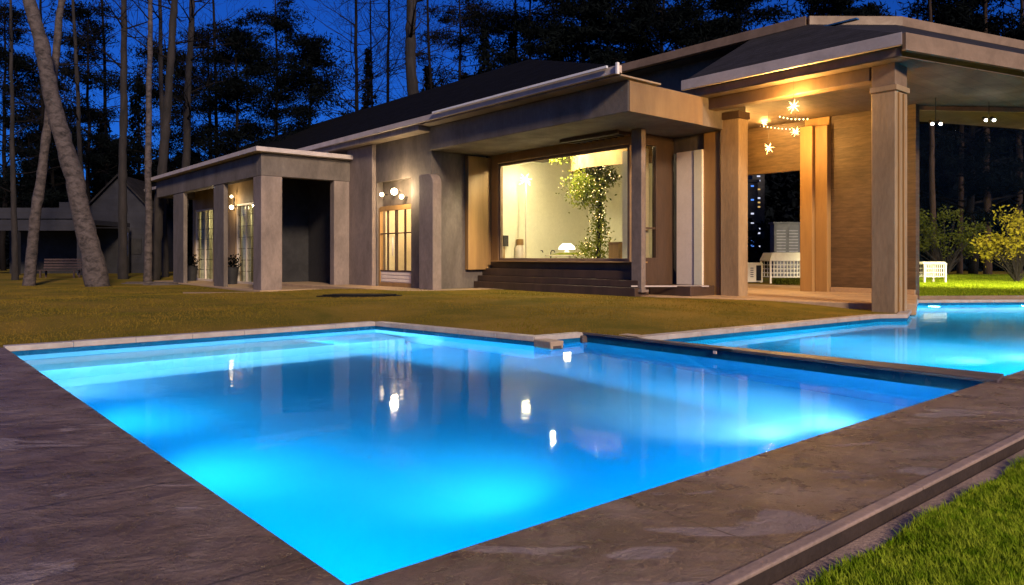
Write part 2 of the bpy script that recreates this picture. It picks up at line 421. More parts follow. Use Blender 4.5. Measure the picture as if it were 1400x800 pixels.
tag(b.put('kerb', M['kerb'], bevel=.006), kind='structure')
b = MB(); b.prism([K0+kn*.001, K0+kn*.03, K1+kn*.03, K1+kn*.001], -.2, -.0105); tag(b.put('kerb', M['kerb_face_shaded']), kind='structure')
b = MB(); b.prism([K0+kn*.031, K0+kn*.155, K1+kn*.135, K1+kn*.031], -.25, -.068)
tag(b.put('gutter', M['gutter'], bevel=.01), kind='structure')
nl = MB(); nl.face([(K0+kn*.15+Vector((0, 0, -.075))), K0+kn*40+Vector((0, 0, -.075)), K1+kn*40+Vector((0, 0, -.075)), K1+kn*.15+Vector((0, 0, -.075))])
tag(nl.put('near_lawn', M['soil']), kind='structure')
def strip(pts, w, z0, z1, side):
    b = MB()
    for p, q in zip(pts, pts[1:]):
        d = (q-p).normalized(); n = Vector((-d.y, d.x, 0))*side; L = (q-p).length; k = max(1, round(L/.62)); st = L/k
        for i in range(k):
            a = p+d*(i*st+.002); c = p+d*((i+1)*st-.002); b.prism([a-n*.012, a+n*w, c+n*w, c-n*.012][::side and 1], z0, z1+random.random()*.003)
    return b
b = strip([P2, P3, P4, P5], .13, -.05, .012, 1); b2 = strip([Q0, C1, C2, C3, C4], .16, -.05, .012, 1)
b.put('coping', M['coping'], bevel=.005)['kind'] = 'structure'
b2.put('coping', M['coping'], bevel=.005)['kind'] = 'structure'

# far lawn with a gentle rise to the house
def lawn():
    near = [K0-kd*60, K1+kd*120, K1+kd*120+kn*200, K0-kd*60+kn*200]
    pts = []; edges = []
    def loop(poly):
        n = len(pts); k = len(poly); pts.extend([Vector((p.x, p.y)) for p in poly]); edges.extend([(n+i, n+(i+1) % k) for i in range(k)])
    loop(deck_poly); loop(pool_a); loop(pool_b); loop([P5, Q0, Q1, P6])
    x = -26
    while x < 22:
        y = 5
        while y < 40:
            p = (x+random.uniform(-.1, .1), y+random.uniform(-.1, .1))
            if polydist(p, pool_a) > .2 and polydist(p, pool_b) > .2: pts.append(Vector(p))
            y += .6
        x += .6
    for x in range(-240, 241, 16):
        for y in range(-60, 321, 16):
            if not (-27 < x < 23 and 4 < y < 41): pts.append(Vector((x+.3, y+.2)))
    r = geometry.delaunay_2d_cdt(pts, edges, [], 0, 1e-5); vs, fs = r[0], r[2]
    b = MB(); b.v = [(p.x, p.y, ground_z(p.x, p.y)) for p in vs]
    div = [P5, Q0, Q1, P6]
    for f in fs:
        c = sum((vs[i] for i in f), Vector((0, 0)))/len(f)
        if inpoly(c, deck_poly) or inpoly(c, pool_a) or inpoly(c, pool_b) or inpoly(c, div) or inpoly(c, near): continue
        b.f.append(tuple(f)); b.mi.append(0)
    o = b.put('lawn', M['lawn'], smooth=True); tag(o, kind='structure')
lawn()

# blades of the near lawn
def grass():
    n = 70000
    P = []
    while len(P) < n:
        s = RNG.uniform(-.6, 6.5); t = abs(RNG.normal(0, .75))+.13 if RNG.random() < .6 else RNG.uniform(.13, 2.6)
        if t < .135: continue
        p = K_a + kd*s + kn*t
        a = (p.x)/max(.1, p.y)
        if p.y < 1.6 or a > .80 or 50+350+F*1.06/p.y-400+350 > 1400: continue
        P.append((p.x, p.y))
    P = np.array(P); clump = np.sin(P[:, 0]*7.1+P[:, 1]*3)*np.sin(P[:, 1]*6.3-P[:, 0]*2.2)
    h = (RNG.uniform(.022, .058, n)*(1+.35*clump)); ang = RNG.uniform(0, 2*math.pi, n); lean = RNG.uniform(.1, .8, n)*h
    w = RNG.uniform(.0018, .0036, n); wx, wy = np.cos(ang+1.57)*w, np.sin(ang+1.57)*w
    lx, ly = np.cos(ang)*lean, np.sin(ang)*lean
    z0 = np.full(n, -.08)
    V = np.zeros((n, 5, 3))
    V[:, 0] = np.stack([P[:, 0]-wx, P[:, 1]-wy, z0], 1); V[:, 1] = np.stack([P[:, 0]+wx, P[:, 1]+wy, z0], 1)
    V[:, 2] = np.stack([P[:, 0]+lx*.35+wx*.8, P[:, 1]+ly*.35+wy*.8, z0+h*.62], 1); V[:, 3] = np.stack([P[:, 0]+lx*.35-wx*.8, P[:, 1]+ly*.35-wy*.8, z0+h*.62], 1)
    V[:, 4] = np.stack([P[:, 0]+lx, P[:, 1]+ly, z0+h], 1)
    base = np.arange(n)*5
    quads = np.stack([base, base+1, base+2, base+3], 1); tris = np.stack([base+3, base+2, base+4], 1)
    me = bpy.data.meshes.new('grass'); me.vertices.add(5*n); me.vertices.foreach_set('co', V.ravel())
    me.loops.add(7*n); me.loops.foreach_set('vertex_index', np.concatenate([quads.ravel(), tris.ravel()]).astype(np.int32))
    me.polygons.add(2*n); me.polygons.foreach_set('loop_start', np.concatenate([np.arange(0, 4*n, 4), 4*n+np.arange(0, 3*n, 3)]).astype(np.int32))
    me.update(calc_edges=True); me.validate()
    tag(link('grass', me, M['grass_blade']), 'bright green grass blades beside the stone kerb in front', 'grass', kind='stuff')
grass()
def turf():
    pts = []
    while len(pts) < 90000:
        d_ = RNG.uniform(7.6, 25)**1.0; x = RNG.uniform(-.74, .74)*d_
        u, v = UV((x, d_))
        if u > 12.3 or (u > 10.7 and 15 < v < 24) or inpoly((x, d_), pool_a) or inpoly((x, d_), pool_b) or inpoly((x, d_), deck_poly): continue
        if min(polydist((x, d_), pool_a), polydist((x, d_), pool_b)) < .2 or inpoly((x, d_), [P5, Q0, Q1, P6]): continue
        if 7.9 < u < 11 and 21 < v < 31: continue
        pts.append((x, d_))
    P = np.array(pts); n = len(P); z = np.array([ground_z(a, b) for a, b in P])-.004
    h = RNG.uniform(.010, .030, n)*(1+.5*np.sin(P[:, 0]*2.3+P[:, 1])*np.sin(P[:, 1]*1.7)); a = RNG.uniform(0, 6.28, n); w_ = RNG.uniform(.004, .009, n); l = h*RNG.uniform(.1, .9, n); a2 = RNG.uniform(0, 6.28, n)
    V = np.zeros((n, 3, 3)); V[:, 0] = np.stack([P[:, 0]-np.cos(a)*w_, P[:, 1]-np.sin(a)*w_, z], 1); V[:, 1] = np.stack([P[:, 0]+np.cos(a)*w_, P[:, 1]+np.sin(a)*w_, z], 1); V[:, 2] = np.stack([P[:, 0]+np.cos(a2)*l, P[:, 1]+np.sin(a2)*l, z+h], 1)
    me = bpy.data.meshes.new('grass'); me.vertices.add(3*n); me.vertices.foreach_set('co', V.ravel()); me.loops.add(3*n); me.loops.foreach_set('vertex_index', np.arange(3*n, dtype=np.int32))
    me.polygons.add(n); me.polygons.foreach_set('loop_start', np.arange(0, 3*n, 3, dtype=np.int32)); me.update(calc_edges=True); me.validate()
    tag(link('grass', me, M['turf']), 'short olive turf on the lawn between the pools and the house', 'grass', kind='stuff')
turf()
def garden_turf():
    n = 60000; y = RNG.uniform(17.6, 34, n); a = RNG.uniform(.535, .74, n); x = a*y; z = np.array([ground_z(p, q) for p, q in zip(x, y)])-.004
    h = RNG.uniform(.03, .085, n); t = RNG.uniform(0, 6.28, n); w_ = RNG.uniform(.008, .014, n); t2 = RNG.uniform(0, 6.28, n); l = h*RNG.uniform(.1, .9, n)
    V = np.zeros((n, 3, 3)); V[:, 0] = np.stack([x-np.cos(t)*w_, y-np.sin(t)*w_, z], 1); V[:, 1] = np.stack([x+np.cos(t)*w_, y+np.sin(t)*w_, z], 1); V[:, 2] = np.stack([x+np.cos(t2)*l, y+np.sin(t2)*l, z+h], 1)
    me = bpy.data.meshes.new('grass'); me.vertices.add(3*n); me.vertices.foreach_set('co', V.ravel()); me.loops.add(3*n); me.loops.foreach_set('vertex_index', np.arange(3*n, dtype=np.int32))
    me.polygons.add(n); me.polygons.foreach_set('loop_start', np.arange(0, 3*n, 3, dtype=np.int32)); me.update(calc_edges=True); me.validate()
    tag(link('grass', me, M['grass_blade']), 'lit green turf of the garden behind the glass wall', 'grass', kind='stuff')
garden_turf()

# ------------------------------------------------------------------ house
house = thing('house', 'single-storey concrete and timber house with dark hipped roof behind the pools', 'house', W(13, 14, GZ), math.atan2(SA, CA))
H = house
UA = 11.0
uc, vc = UV(G(357, 398))                         # outer corner of the porch pillar
v590 = VU(590, UA)
ZS = 4.30                                        # underside of the main eave
# -- entrance wall with door opening
vd0, vd1 = VU(562, UA), VU(515, UA)
zdoor = ZU(540, 282, UA); znic = ZU(540, 246, UA)
b = MB(); b.uv(UA, UA+.3, v590, vd0, -.05, ZS); b.uv(UA, UA+.3, vd1, 36, -.05, ZS); b.uv(UA, UA+.3, vd0, vd1, znic, ZS)
b.uv(UA+.302, UA+1.85, v590, v590+.3, -.05, ZS)          # return wall to the window bay
b.uv(UA+.22, UA+.3, vd0+.002, vd1-.002, zdoor+.06, znic-.002)
b.put('wall', M['concrete'], H)
b = MB(); va, vb = VU(593, UA-.25), VU(574, UA-.25); zp = ZU(584, 238, UA-.25)
prof = [(va, -.05), (va, zp-.25)] + [(va+.25-.25*math.cos(t), zp-.25+.25*math.sin(t)) for t in (R(25), R(50), R(75), R(90))] + [(vb, zp), (vb, -.05)]
n = len(prof); b.v = [tuple(W(UA-.28, v, z)) for v, z in prof] + [tuple(W(UA-.002, v, z)) for v, z in prof]
b.f = [tuple(range(n)), tuple(range(2*n-1, n-1, -1))] + [(i, n+i, n+(i+1) % n, (i+1) % n) for i in range(n)]; b.mi = [0]*len(b.f)
b.put('pilaster', M['concrete_light'], H, .015)
b = MB(); b.uv(UA-.14, UA-.002, VU(515, UA)+.02, VU(480, UA), -.05, ZS-.002); b.put('pilaster', M['concrete_light'], H, .02)
# -- entrance door
d = MB(); fw = .09
d.uv(UA+.06, UA+.16, vd0+.004, vd0+fw, GZ, zdoor); d.uv(UA+.06, UA+.16, vd1-fw, vd1-.004, GZ, zdoor); d.uv(UA+.06, UA+.16, vd0+fw, vd1-fw, zdoor-.1, zdoor+.03)
d.uv(UA+.06, UA+.16, vd0+fw, vd1-fw, GZ, GZ+.12)
door = d.put('door', M['wood'], H, .006)
zk = GZ+.44
pb = MB(); pb.uv(UA+.09, UA+.14, vd0+fw, vd1-fw, GZ+.121, zk)
for k in range(3): pb.uv(UA+.075, UA+.0895, vd0+fw+.04, vd1-fw-.04, GZ+.14+k*.10, GZ+.215+k*.10)
pb.put('door_panel', M['white_paint'], door, .006)
vm = (vd0+vd1)/2
mb = MB(); mb.uv(UA+.07, UA+.15, vm-.025, vm+.025, zk+.04, zdoor-.1); mb.uv(UA+.07, UA+.15, vd0+fw, vd1-fw, zk, zk+.04); mb.uv(UA+.08, UA+.14, vd0+fw, vd1-fw, zdoor-.78, zdoor-.75)
for q in (.25, .75): mb.uv(UA+.08, UA+.14, vd0+(vd1-vd0)*q-.012, vd0+(vd1-vd0)*q+.012, zk+.04, zdoor-.1)
mb.put('glazing_bar', M['wood_dark'], door)
pb = MB(); pb.uv(UA+.11, UA+.118, vd0+fw, vd1-fw, zk+.04, zdoor-.1); pb.put('pane', M['pane'], door)
hb = MB(); hb.tube([W(UA+.02, vm+.06, 1.0), W(UA+.02, vm+.06, 1.55)], [.014, .014], 8); hb.put('handle', M['metal_white'], door, smooth=True)
# hallway behind the entrance door
b = MB(); b.uv(UA+1.7, UA+1.8, vd0-.6, vd1+.6, 0, 3); b.uv(UA+.31, UA+1.7, vd1+.3, vd1+.4, 0, 3); b.uv(UA+.31, UA+1.7, vd0-.4, vd0-.3, 0, 3); b.uv(UA+.31, UA+1.7, vd0-.3, vd1+.3, 2.9, 3); b.uv(UA+.31, UA+1.7, vd0-.3, vd1+.3, 0, .09)
b.put('hallway', M['cream'], H)
# -- window bay
UW = 12.9
vw0, vw1 = VU(860, UW), VU(681, UW); zs, zt = .86, 3.56
vcn = VU(872, UW)                                   # outer corner of the bay
vin = v590
b = MB(); b.uv(UW, UW+.14, vw1+.001, vin-.002, zs-.02, 4.2); b.uv(UA+1.1, UW+.0, vin-.16, vin-.003, .62, 3.75)
b.put('window_surround', M['wood'], H, .012)
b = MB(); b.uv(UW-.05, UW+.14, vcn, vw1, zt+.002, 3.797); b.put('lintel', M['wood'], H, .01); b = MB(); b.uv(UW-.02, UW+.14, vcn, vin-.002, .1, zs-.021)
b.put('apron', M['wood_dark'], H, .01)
b = MB(); b.uv(UW-.22, UW+.2, vcn-.12, vw1+.05, zs-.018, zs+.012); win_sill = b
win = MB(); ff = .07
win.uv(UW+.02, UW+.12, vw0, vw1, zs+.013, zs+.013+ff); win.uv(UW+.02, UW+.12, vw0, vw1, zt-ff, zt); win.uv(UW+.02, UW+.12, vw0, vw0+ff, zs+.013+ff, zt-ff); win.uv(UW+.02, UW+.12, vw1-ff, vw1, zs+.013+ff, zt-ff)
window = win.put('window', M['fascia_tan'], H, .005); win_sill.put('sill', M['wood'], window, .006)
pb = MB(); pb.uv(UW+.065, UW+.075, vw0+ff, vw1-ff, zs+.013+ff, zt-ff); pb.put('pane', M['pane'], window)
# slim white corner post standing on the planter ledge
b = MB(); vp0, vp1 = VU(877, UW-.35), VU(863, UW-.35); b.uv(UW-.35, UW-.2, vp0, vp1, .2, 3.795); b.uv(UW-.4, UW-.15, vp0-.05, vp1+.05, .2, .26); b.put('pillar', M['concrete_light'], H, .012)
# side light round the corner, then dark boarding
us1, us2 = 13.6, 14.2
b = MB(); b.uv(UW+.14, UW+.2, vcn, vcn+.1, .9, 3.6); b.uv(us1-.05, us1, vcn, vcn+.1, .9, 3.6); b.uv(UW+.2, us1-.05, vcn, vcn+.1, 3.54, 3.6); b.uv(UW+.2, us1-.05, vcn, vcn+.1, .9, .96); b.uv(UW+.2, us1-.05, vcn+.02, vcn+.08, 1.62, 1.66)
sw = b.put('window', M['wood_dark'], H, .004)
b = MB(); b.uv(UW+.2, us1-.05, vcn+.045, vcn+.055, .96, 3.54); b.put('pane', M['pane_smoke'], sw)
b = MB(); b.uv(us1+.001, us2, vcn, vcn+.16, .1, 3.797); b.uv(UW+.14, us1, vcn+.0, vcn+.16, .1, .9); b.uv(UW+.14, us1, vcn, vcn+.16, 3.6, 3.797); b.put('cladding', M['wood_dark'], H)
# white door leaf and timber post beside the portico
vq0, vq1 = VU(964, us2), VU(926, us2)
b = MB(); b.uv(us2-.10, us2+.06, vq0, vcn-.16, .2, 3.42); wd = b.put('door', M['white_paint'], H, .006)
b = MB(); b.uv(us2-.12, us2-.101, vq0+.002, vq0+.22, .2, 3.42); b.put('edge_strip', M['cream'], wd)
b = MB(); vq2 = VU(986, us2); b.uv(us2-.06, us2+.1, vq2, vq0-.003, .12, 3.797); b.put('door_post', M['wood'], H, .01)
b = MB(); b.uv(us2+.062, us2+.16, vq0-.002, vcn+.16, .1, 4.3); b.uv(us2, us2+.061, vq0-.002, vcn, 3.425, 4.3); b.put('wall', M['concrete'], H)
# dark timber ledges in front of the bay
vl0, vl1 = VU(868, UW-.5), vin-.01
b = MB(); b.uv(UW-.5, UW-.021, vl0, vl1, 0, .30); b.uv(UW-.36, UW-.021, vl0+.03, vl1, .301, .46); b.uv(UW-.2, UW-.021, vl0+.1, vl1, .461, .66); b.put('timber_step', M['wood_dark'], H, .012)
b = MB(); b.uv(UW+.3, us2-.1, vq2+.1, vcn-.1, 0, .34); b.put('timber_step', M['wood_dark'], H, .012)
b = MB(); b.bar(W(UW-.45, vl0+.15, .335), W(us2-.45, vq2+.02, .335), .05, .03); b.put('handrail', M['fascia'], H)
# -- canopy box over the bay
vbx = VU(858, 10.9)
b = MB(); b.uv(10.92, 15.0, vbx, v590-.003, 3.80, 4.42); b.put('canopy', M['concrete'], H, .015)
b = MB(); b.uv(10.93, 13.3, vbx-.03, vbx-.002, 3.80, 4.40); b.put('canopy_panel', M['header_wood'], H, .008)
b = MB(); b.uv(UW-.62, UW-.56, vcn+.05, vcn+1.9, 3.71, 3.796)
for k in range(9): b.uv(UW-.559, UW-.06, vcn+.15+k*.2, vcn+.2+k*.2, 3.72, 3.796)
b.put('awning_rail', M['wood_dark'], H)
# -- room behind the window
b = MB(); z0 = .80
b.uv(UW+.15, 17.0, vin-.0, vin+.12, z0, 4.1); b.uv(17.0, 17.12, vcn+.16, vin+.12, z0, 4.1); b.uv(us2+.17, 17.0, vcn+.04, vcn+.16, z0, 4.1)
b.uv(UW+.15, 17.0, vcn+.17, vin-.001, 4.0, 4.1); b.uv(UW+.15, 17.0, vcn+.17, vin-.001, z0-.1, z0)
b.put('room_wall', M['cream'], H)
b = MB(); cen = W(15.6, 12.3); pts = []
for k in range(25):
    t = math.pi*(k/24); pts.append(W(15.1-1.25*math.sin(t), 13.1-1.7*math.cos(t)))
for p, q in zip(pts, pts[1:]): b.hexa([p+Vector((0, 0, 3.3)), q+Vector((0, 0, 3.3)), q*1.004+Vector((0, 0, 3.3)), p*1.004+Vector((0, 0, 3.3)), p+Vector((0, 0, 3.98)), q+Vector((0, 0, 3.98)), q*1.004+Vector((0, 0, 3.98)), p*1.004+Vector((0, 0, 3.98))])
b.put('curved_bulkhead', M['bulkhead'], H)
b = MB(); b.uv(13.4, 13.5, vcn+.18, vcn+.9, z0, 3.5); b.put('partition', M['cream'], H)
# -- main roof
ue, ve1, ur, zr = 10.55, 38.0, 16.5, 7.75
b = MB(); ze = 4.60
e0, e1 = W(ue-.02, vbx-.12, ze), W(ue-.02, 46, ze); g0, g1 = W(22.4, vbx+2, ze), W(22.4, 46, ze); r0, r1 = W(ur, 18.6, zr-.1), W(ur, 44, zr)
hp = W(16.05, 14.7, 6.2); b.face([e1, e0, r0, r1]); b.face([e0, hp, r0]); b.face([hp, W(22.4, 14.7, 4.6), r0]); b.face([e0, W(ue, vbx-.12, 4.43), W(16.05, 14.7, 4.43), hp]); b.face([W(22.4, 14.7, 4.6), g1, r1, r0]); b.face([g1, e1, r1])
roof = b.put('roof', M['shingle'], H)
b = MB(); b.uv(ue-.06, ue+.03, vbx-.14, 46, 4.46, 4.605); b.put('fascia', M['fascia'], roof, .008)
b = MB(); b.uv(ue+.031, 11.8, vbx-.1, 46, 4.425, 4.456); b.uv(ue+.031, UA+.3, v590, 36, 4.302, 4.424); b.put('soffit', M['soffit'], roof)
b = MB(); b.bar(W(ue-.12, vbx+.1, 4.60), W(ue-.12, vbx+6, 4.60), .05, .05); b.box(W(ue-.1, vbx-.14, 4.53), (.06, .05, .22), math.atan2(SA, CA)); b.put('gutter', M['metal_white'], roof, .005)
# -- porch at the left end
b = MB()
vL = VU(214, uc); zb0, zb1 = 3.30, 3.93
up_r = UVx(386, vc); vp_l = VU(346, uc)
b.uv(uc+.002, UA-.001, vc+.002, vc+.30, zb0, zb1); b.uv(uc+.002, uc+.30, vc+.301, vL, zb0, zb1); b.uv(uc+.301, UA+.6, vL-.3, vL, zb0, zb1)
b.put('porch_beam', M['concrete'], H, .012)
b = MB(); b.uv(uc-.22, UA-.02, vc-.22, vL+.25, zb1+.03, zb1+.16); pr = b.put('porch_roof', M['fascia'], H, .01)
b = MB(); b.uv(uc+.3, UA-.02, vc+.301, vL-.3, zb1-.05, zb1+.029); b.put('soffit', M['soffit'], pr)
def post(u0, u1, v0, v1, z0, z1, mat, base=True):
    b = MB(); b.uv(u0, u1, v0, v1, z0, z1); return b.put('pillar', mat, H, .02)
post(uc, up_r, vc, vp_l, -.05, zb0-.002, M['concrete_light'])
uq = UVx(457, vc); post(uq, UA-.145, vc+.01, vc+.29, -.05, zb0-.002, M['concrete_light'])
for x0, x1 in ((291, 305),): post(uc+.02, uc+.16, VU(x1, uc), VU(x0, uc), -.05, zb0-.002, M['concrete'])
post(uc+.02, uc+.16, VU(250, uc), VU(236, uc), -.05, zb0-.002, M['concrete'])
ui = 9.45; vside = VU(360, ui)
b = MB(); b.uv(ui, UA, vside-.12, vside, -.05, zb0+.6); b.uv(UA-.02, UA-.004, vc+.3, vside-.121, 0, zb0+.55); b.put('wall', M['dark_wall'], H)  # shade deep inside the porch painted as near-black walls
b = MB(); vdo = []
def opening(x0, x1): return (VU(x1, ui), VU(x0, ui))
o1, o2 = opening(266, 291), opening(322, 347)
zd2 = 2.85
b.uv(ui, ui+.2, vside, o2[0], -.05, zb0+.6); b.uv(ui, ui+.2, o2[1], o1[0], -.05, zb0+.6); b.uv(ui, ui+.2, o1[1], vL, -.05, zb0+.6)
for o in (o1, o2): b.uv(ui, ui+.2, o[0], o[1], zd2, zb0+.6)
b.put('wall', M['pillar_tan'], H)
for o in (o1, o2):
    b = MB(); w = .07
    b.uv(ui+.04, ui+.14, o[0]+.002, o[0]+w, 0, zd2-.002); b.uv(ui+.04, ui+.14, o[1]-w, o[1]-.002, 0, zd2-.002); b.uv(ui+.04, ui+.14, o[0]+w, o[1]-w, zd2-w, zd2-.002); b.uv(ui+.04, ui+.14, o[0]+w, o[1]-w, 0, .1)
    vm2 = (o[0]+o[1])/2; b.uv(ui+.05, ui+.13, vm2-.035, vm2+.035, .1, zd2-w)
    dr = b.put('door', M['white_paint'], H, .006)
    b = MB(); b.uv(ui+.085, ui+.093, o[0]+w, vm2-.035, .1, zd2-w); b.uv(ui+.085, ui+.093, vm2+.035, o[1]-w, .1, zd2-w); b.put('pane', M['pane'], dr)
    b = MB()
    for q in (o[0]+.35*(o[1]-o[0])*.7, o[0]+(o[1]-o[0])*.78):
        for k in range(6): b.uv(ui+.08, ui+.1, o[0]+w, o[1]-w, .45+k*.4, .465+k*.4)
    b.put('glazing_bar', M['wood_dark'], dr)
    b = MB()      # pleated curtain hanging inside
    n = 26; c0, c1 = o[0]+.55*(o[1]-o[0]), o[1]-.08
    for k in range(n):
        a, c = c0+(c1-c0)*k/n, c0+(c1-c0)*(k+1)/n; ua, ub = ui+.26+.03*math.sin(k*1.9), ui+.26+.03*math.sin((k+1)*1.9)
        b.face([W(ua, a, .06), W(ub, c, .06), W(ub, c, zd2+.1), W(ua, a, zd2+.1)])
    b.put('curtain', M['cream'], dr)
b = MB(); b.uv(ui+1.2, ui+1.3, vside+.01, vL, 0, zb0+.5); b.uv(ui+.21, ui+1.2, vL-.1, vL, 0, zb0+.5); b.uv(ui+.21, ui+1.2, vside+.01, vL-.11, zb0+.3, zb0+.4); b.put('room_wall', M['cream'], H)
b = MB(); b.uv(uc-.1, UA-.03, vc-.15, vL, -.2, .02); b.put('porch_floor', M['pavers'], H, .02)
# -- right wing: portico
UR = 17.6; ZC = 4.42
ve0, ve2 = 9.9, 5.3
E1, E2 = W(13.2, vbx+.4, 4.80), W(13.2, ve2, 4.80); QD = Vector((.9075, .42, 0)); E3 = E2 + QD*11
B0, B1, B2, B3, B4 = W(16, 14.6, 6.42), W(16, 8.5, 6.42), Vector((8.8, 16.85, 6.42)), Vector((13.0, 18.8, 6.42)), Vector((18.5, 21.4, 6.42))
b = MB(); dz = Vector((0, 0, -.12))
E1b = W(16, vbx+.4, 6.3)
b.face([E1, E2, B1+dz, E1b]); b.face([E2, B2+dz, B1+dz]); b.face([E2, E3, B3+dz, B2+dz]); b.face([E3, B4+dz, B3+dz]); b.face([E1, E1b, W(16, vbx+.4, 4.8)])
lr = b.put('roof', M['shingle_grey'], H)
def band(pts, z0, z1, w):
    b = MB()
    for p, q in zip(pts, pts[1:]):
        d = Vector((q.x-p.x, q.y-p.y, 0)).normalized(); n = Vector((d.y, -d.x, 0)) if True else None
        if n.dot(Vector((p.x, p.y, 0))) > 0: n = -n
        p_, q_ = Vector((p.x, p.y, 0)), Vector((q.x, q.y, 0)); e = d*w*.45
        b.hexa([(p_+n*w-e*.0)+Vector((0, 0, z0)), q_+n*w+e+Vector((0, 0, z0)), q_+Vector((0, 0, z0)), p_+Vector((0, 0, z0)), p_+n*w+Vector((0, 0, z1)), q_+n*w+e+Vector((0, 0, z1)), q_+Vector((0, 0, z1)), p_+Vector((0, 0, z1))])
    return b
band([E1, E2], 4.59, 4.803, .09).put('fascia', M['fascia'], lr, .008)
band([E2, E3], 4.50, 4.803, .08).put('fascia', M['fascia_tan'], lr, .008)
b = MB(); b.uv(13.24, 13.34, ve2+.05, vbx+.3, 4.44, 4.588); b.put('trim', M['fascia_tan'], lr, .006)
top = [W(13.24, vbx+.3), W(13.24, ve2+.04), E2+QD*11+Vector((-.1, .1, 0)), Vector((18.5, 21.4, 0)), W(19.0, 8), W(19.0, vbx+1.6), W(15.05, vbx+1.6), W(15.05, vbx+.3)]
b = MB(); b.prism([Vector((p.x, p.y, 0)) for p in top][::-1], ZC, ZC+.015); b.put('soffit', M['soffit_brown'], lr)
# upper roof with tan fascia
b = MB(); Up = Vector((0, 0, .02)); apex = [W(20.5, 15, 6.85), Vector((15, 25.5, 6.85))]
b.face([B0+Up, B1+Up, apex[1], apex[0]]); b.face([B1+Up, B2+Up, apex[1]]); b.face([B2+Up, B3+Up, apex[1]]); b.face([B3+Up, B4+Up, Vector((20, 27, 6.8)), apex[1]])
ur_ = b.put('roof', M['shingle_grey'], H)
band([B0, B1, B2, B3, B4], 6.22, 6.44, .16).put('fascia', M['fascia_tan'], ur_, .01)
b = MB(); b.prism([Vector((p.x, p.y, 0)) for p in (B0, B1, B2, B3, B4, Vector((20, 27, 0)), W(19, 14.6))], 6.19, 6.215); b.put('soffit', M['dark_wall'], ur_)
b = MB(); b.uv(16.5, 16.6, 8.7, 14.6, 4.43, 6.19); b.put('wall', M['concrete'], H)
# thin blue strip standing in for a sky glint on the roof
sk = MB(); c = AT(1150, 30, 15.6); sk.bar(c-RD*.0+LD*.35+Vector((0, 0, -.02)), c-LD*.35+Vector((0, 0, -.02)), .12, .03); sk.put('roof_glint', M['sky_glint'], H)
# portico pillars
uP, vP = UV(G(1224, 427.5)); vPl = VU(1191, uP)
b = MB(); b.uv(uP, uP+.52, vP, vPl, -.1, 3.93); big = b.put('pillar', M['pillar_tan'], H, .015)
b = MB(); b.uv(uP-.022, uP+.542, vP-.035, vPl+.022, 3.931, 4.03); b.put('capital', M['pillar_tan'], big, .01)
b = MB(); b.uv(uP+.005, uP+.515, vP+.005, vPl-.005, 4.031, ZC-.002); b.put('block', M['fascia_tan'], big, .008)
b = MB(); b.uv(uP+.1, uP+.14, vP-.03, vP-.001, 0, 3.9); b.uv(uP+.3, uP+.34, vP-.03, vP-.001, 0, 3.9); b.put('corner_trim', M['wood'], big, .004)
up2 = 14.08; b = MB(); b.uv(up2, up2+.36, VU(1010, up2), VU(985, up2), 0, 4.0); p2 = b.put('pillar', M['pillar_tan'], H, .012)
b = MB(); b.uv(up2-.04, up2+.40, VU(1010, up2)-.03, VU(982, up2)+.12, 4.001, 4.16); b.put('capital', M['wood_dark'], p2, .01)
b = MB(); b.uv(13.55, 13.85, vPl+.03, vbx+.35, 4.17, ZC-.003); b.put('header_beam', M['header_wood'], H, .01)
# boarded wall, jamb and deep lintel of the portico
va, vb_, vc_ = VU(1252, UR), VU(1136, UR), VU(1102, UR)
b = MB(); b.uv(UR, UR+.2, va, vb_, 0, ZC-.002); b.put('wall', M['wood_board'], H)
b = MB(); b.uv(UR-.3, UR+.2, vc_, (vb_+vc_)/2, .1, 4.2); b.uv(UR-.18, UR+.2, vb_+.002, (vb_+vc_)/2-.004, .1, 4.2); b.uv(UR-.06, UR+.2, vb_+.003, vc_, 4.202, ZC-.002); b.put('door_jamb', M['wood'], H, .012)
b = MB(); b.uv(UR, UR+.12, vc_+.002, VU(1000, UR), 3.17, ZC-.002); b.put('lintel', M['wood_board'], H, .01)
b = MB(); b.uv(UR-.06, UR+.0, va, vb_-.01, .1, .24); b.put('skirting', M['pavers'], H, .006)
# glass wall on the pool side
g0_ = Vector((9.02, 16.72, 0)); g1_ = Vector((17.3, 17.5, 0)); gd = (g1_-g0_).normalized(); gn = Vector((-gd.y, gd.x, 0))
gw = MB(); 
for t in (0.0, 4.15, 8.2): p = g0_+gd*t; gw.box(p+Vector((0, 0, 2.21)), (.09, .1, 4.40), math.atan2(gd.y, gd.x))
gw.bar(g0_+Vector((.045, .004, .05)), g1_+Vector((0, 0, .05)), .1, .08); gw.bar(g0_+Vector((.045, .004, 4.36)), g1_+Vector((0, 0, 4.36)), .1, .1)
gwo = gw.put('window', M['fascia_tan'], H, .006)
b = MB(); b.bar(g0_+gd*.05+Vector((0, 0, 2.2)), g1_+Vector((0, 0, 2.2)), .012, 4.2); b.put('pane', M['pane_clear'], gwo)
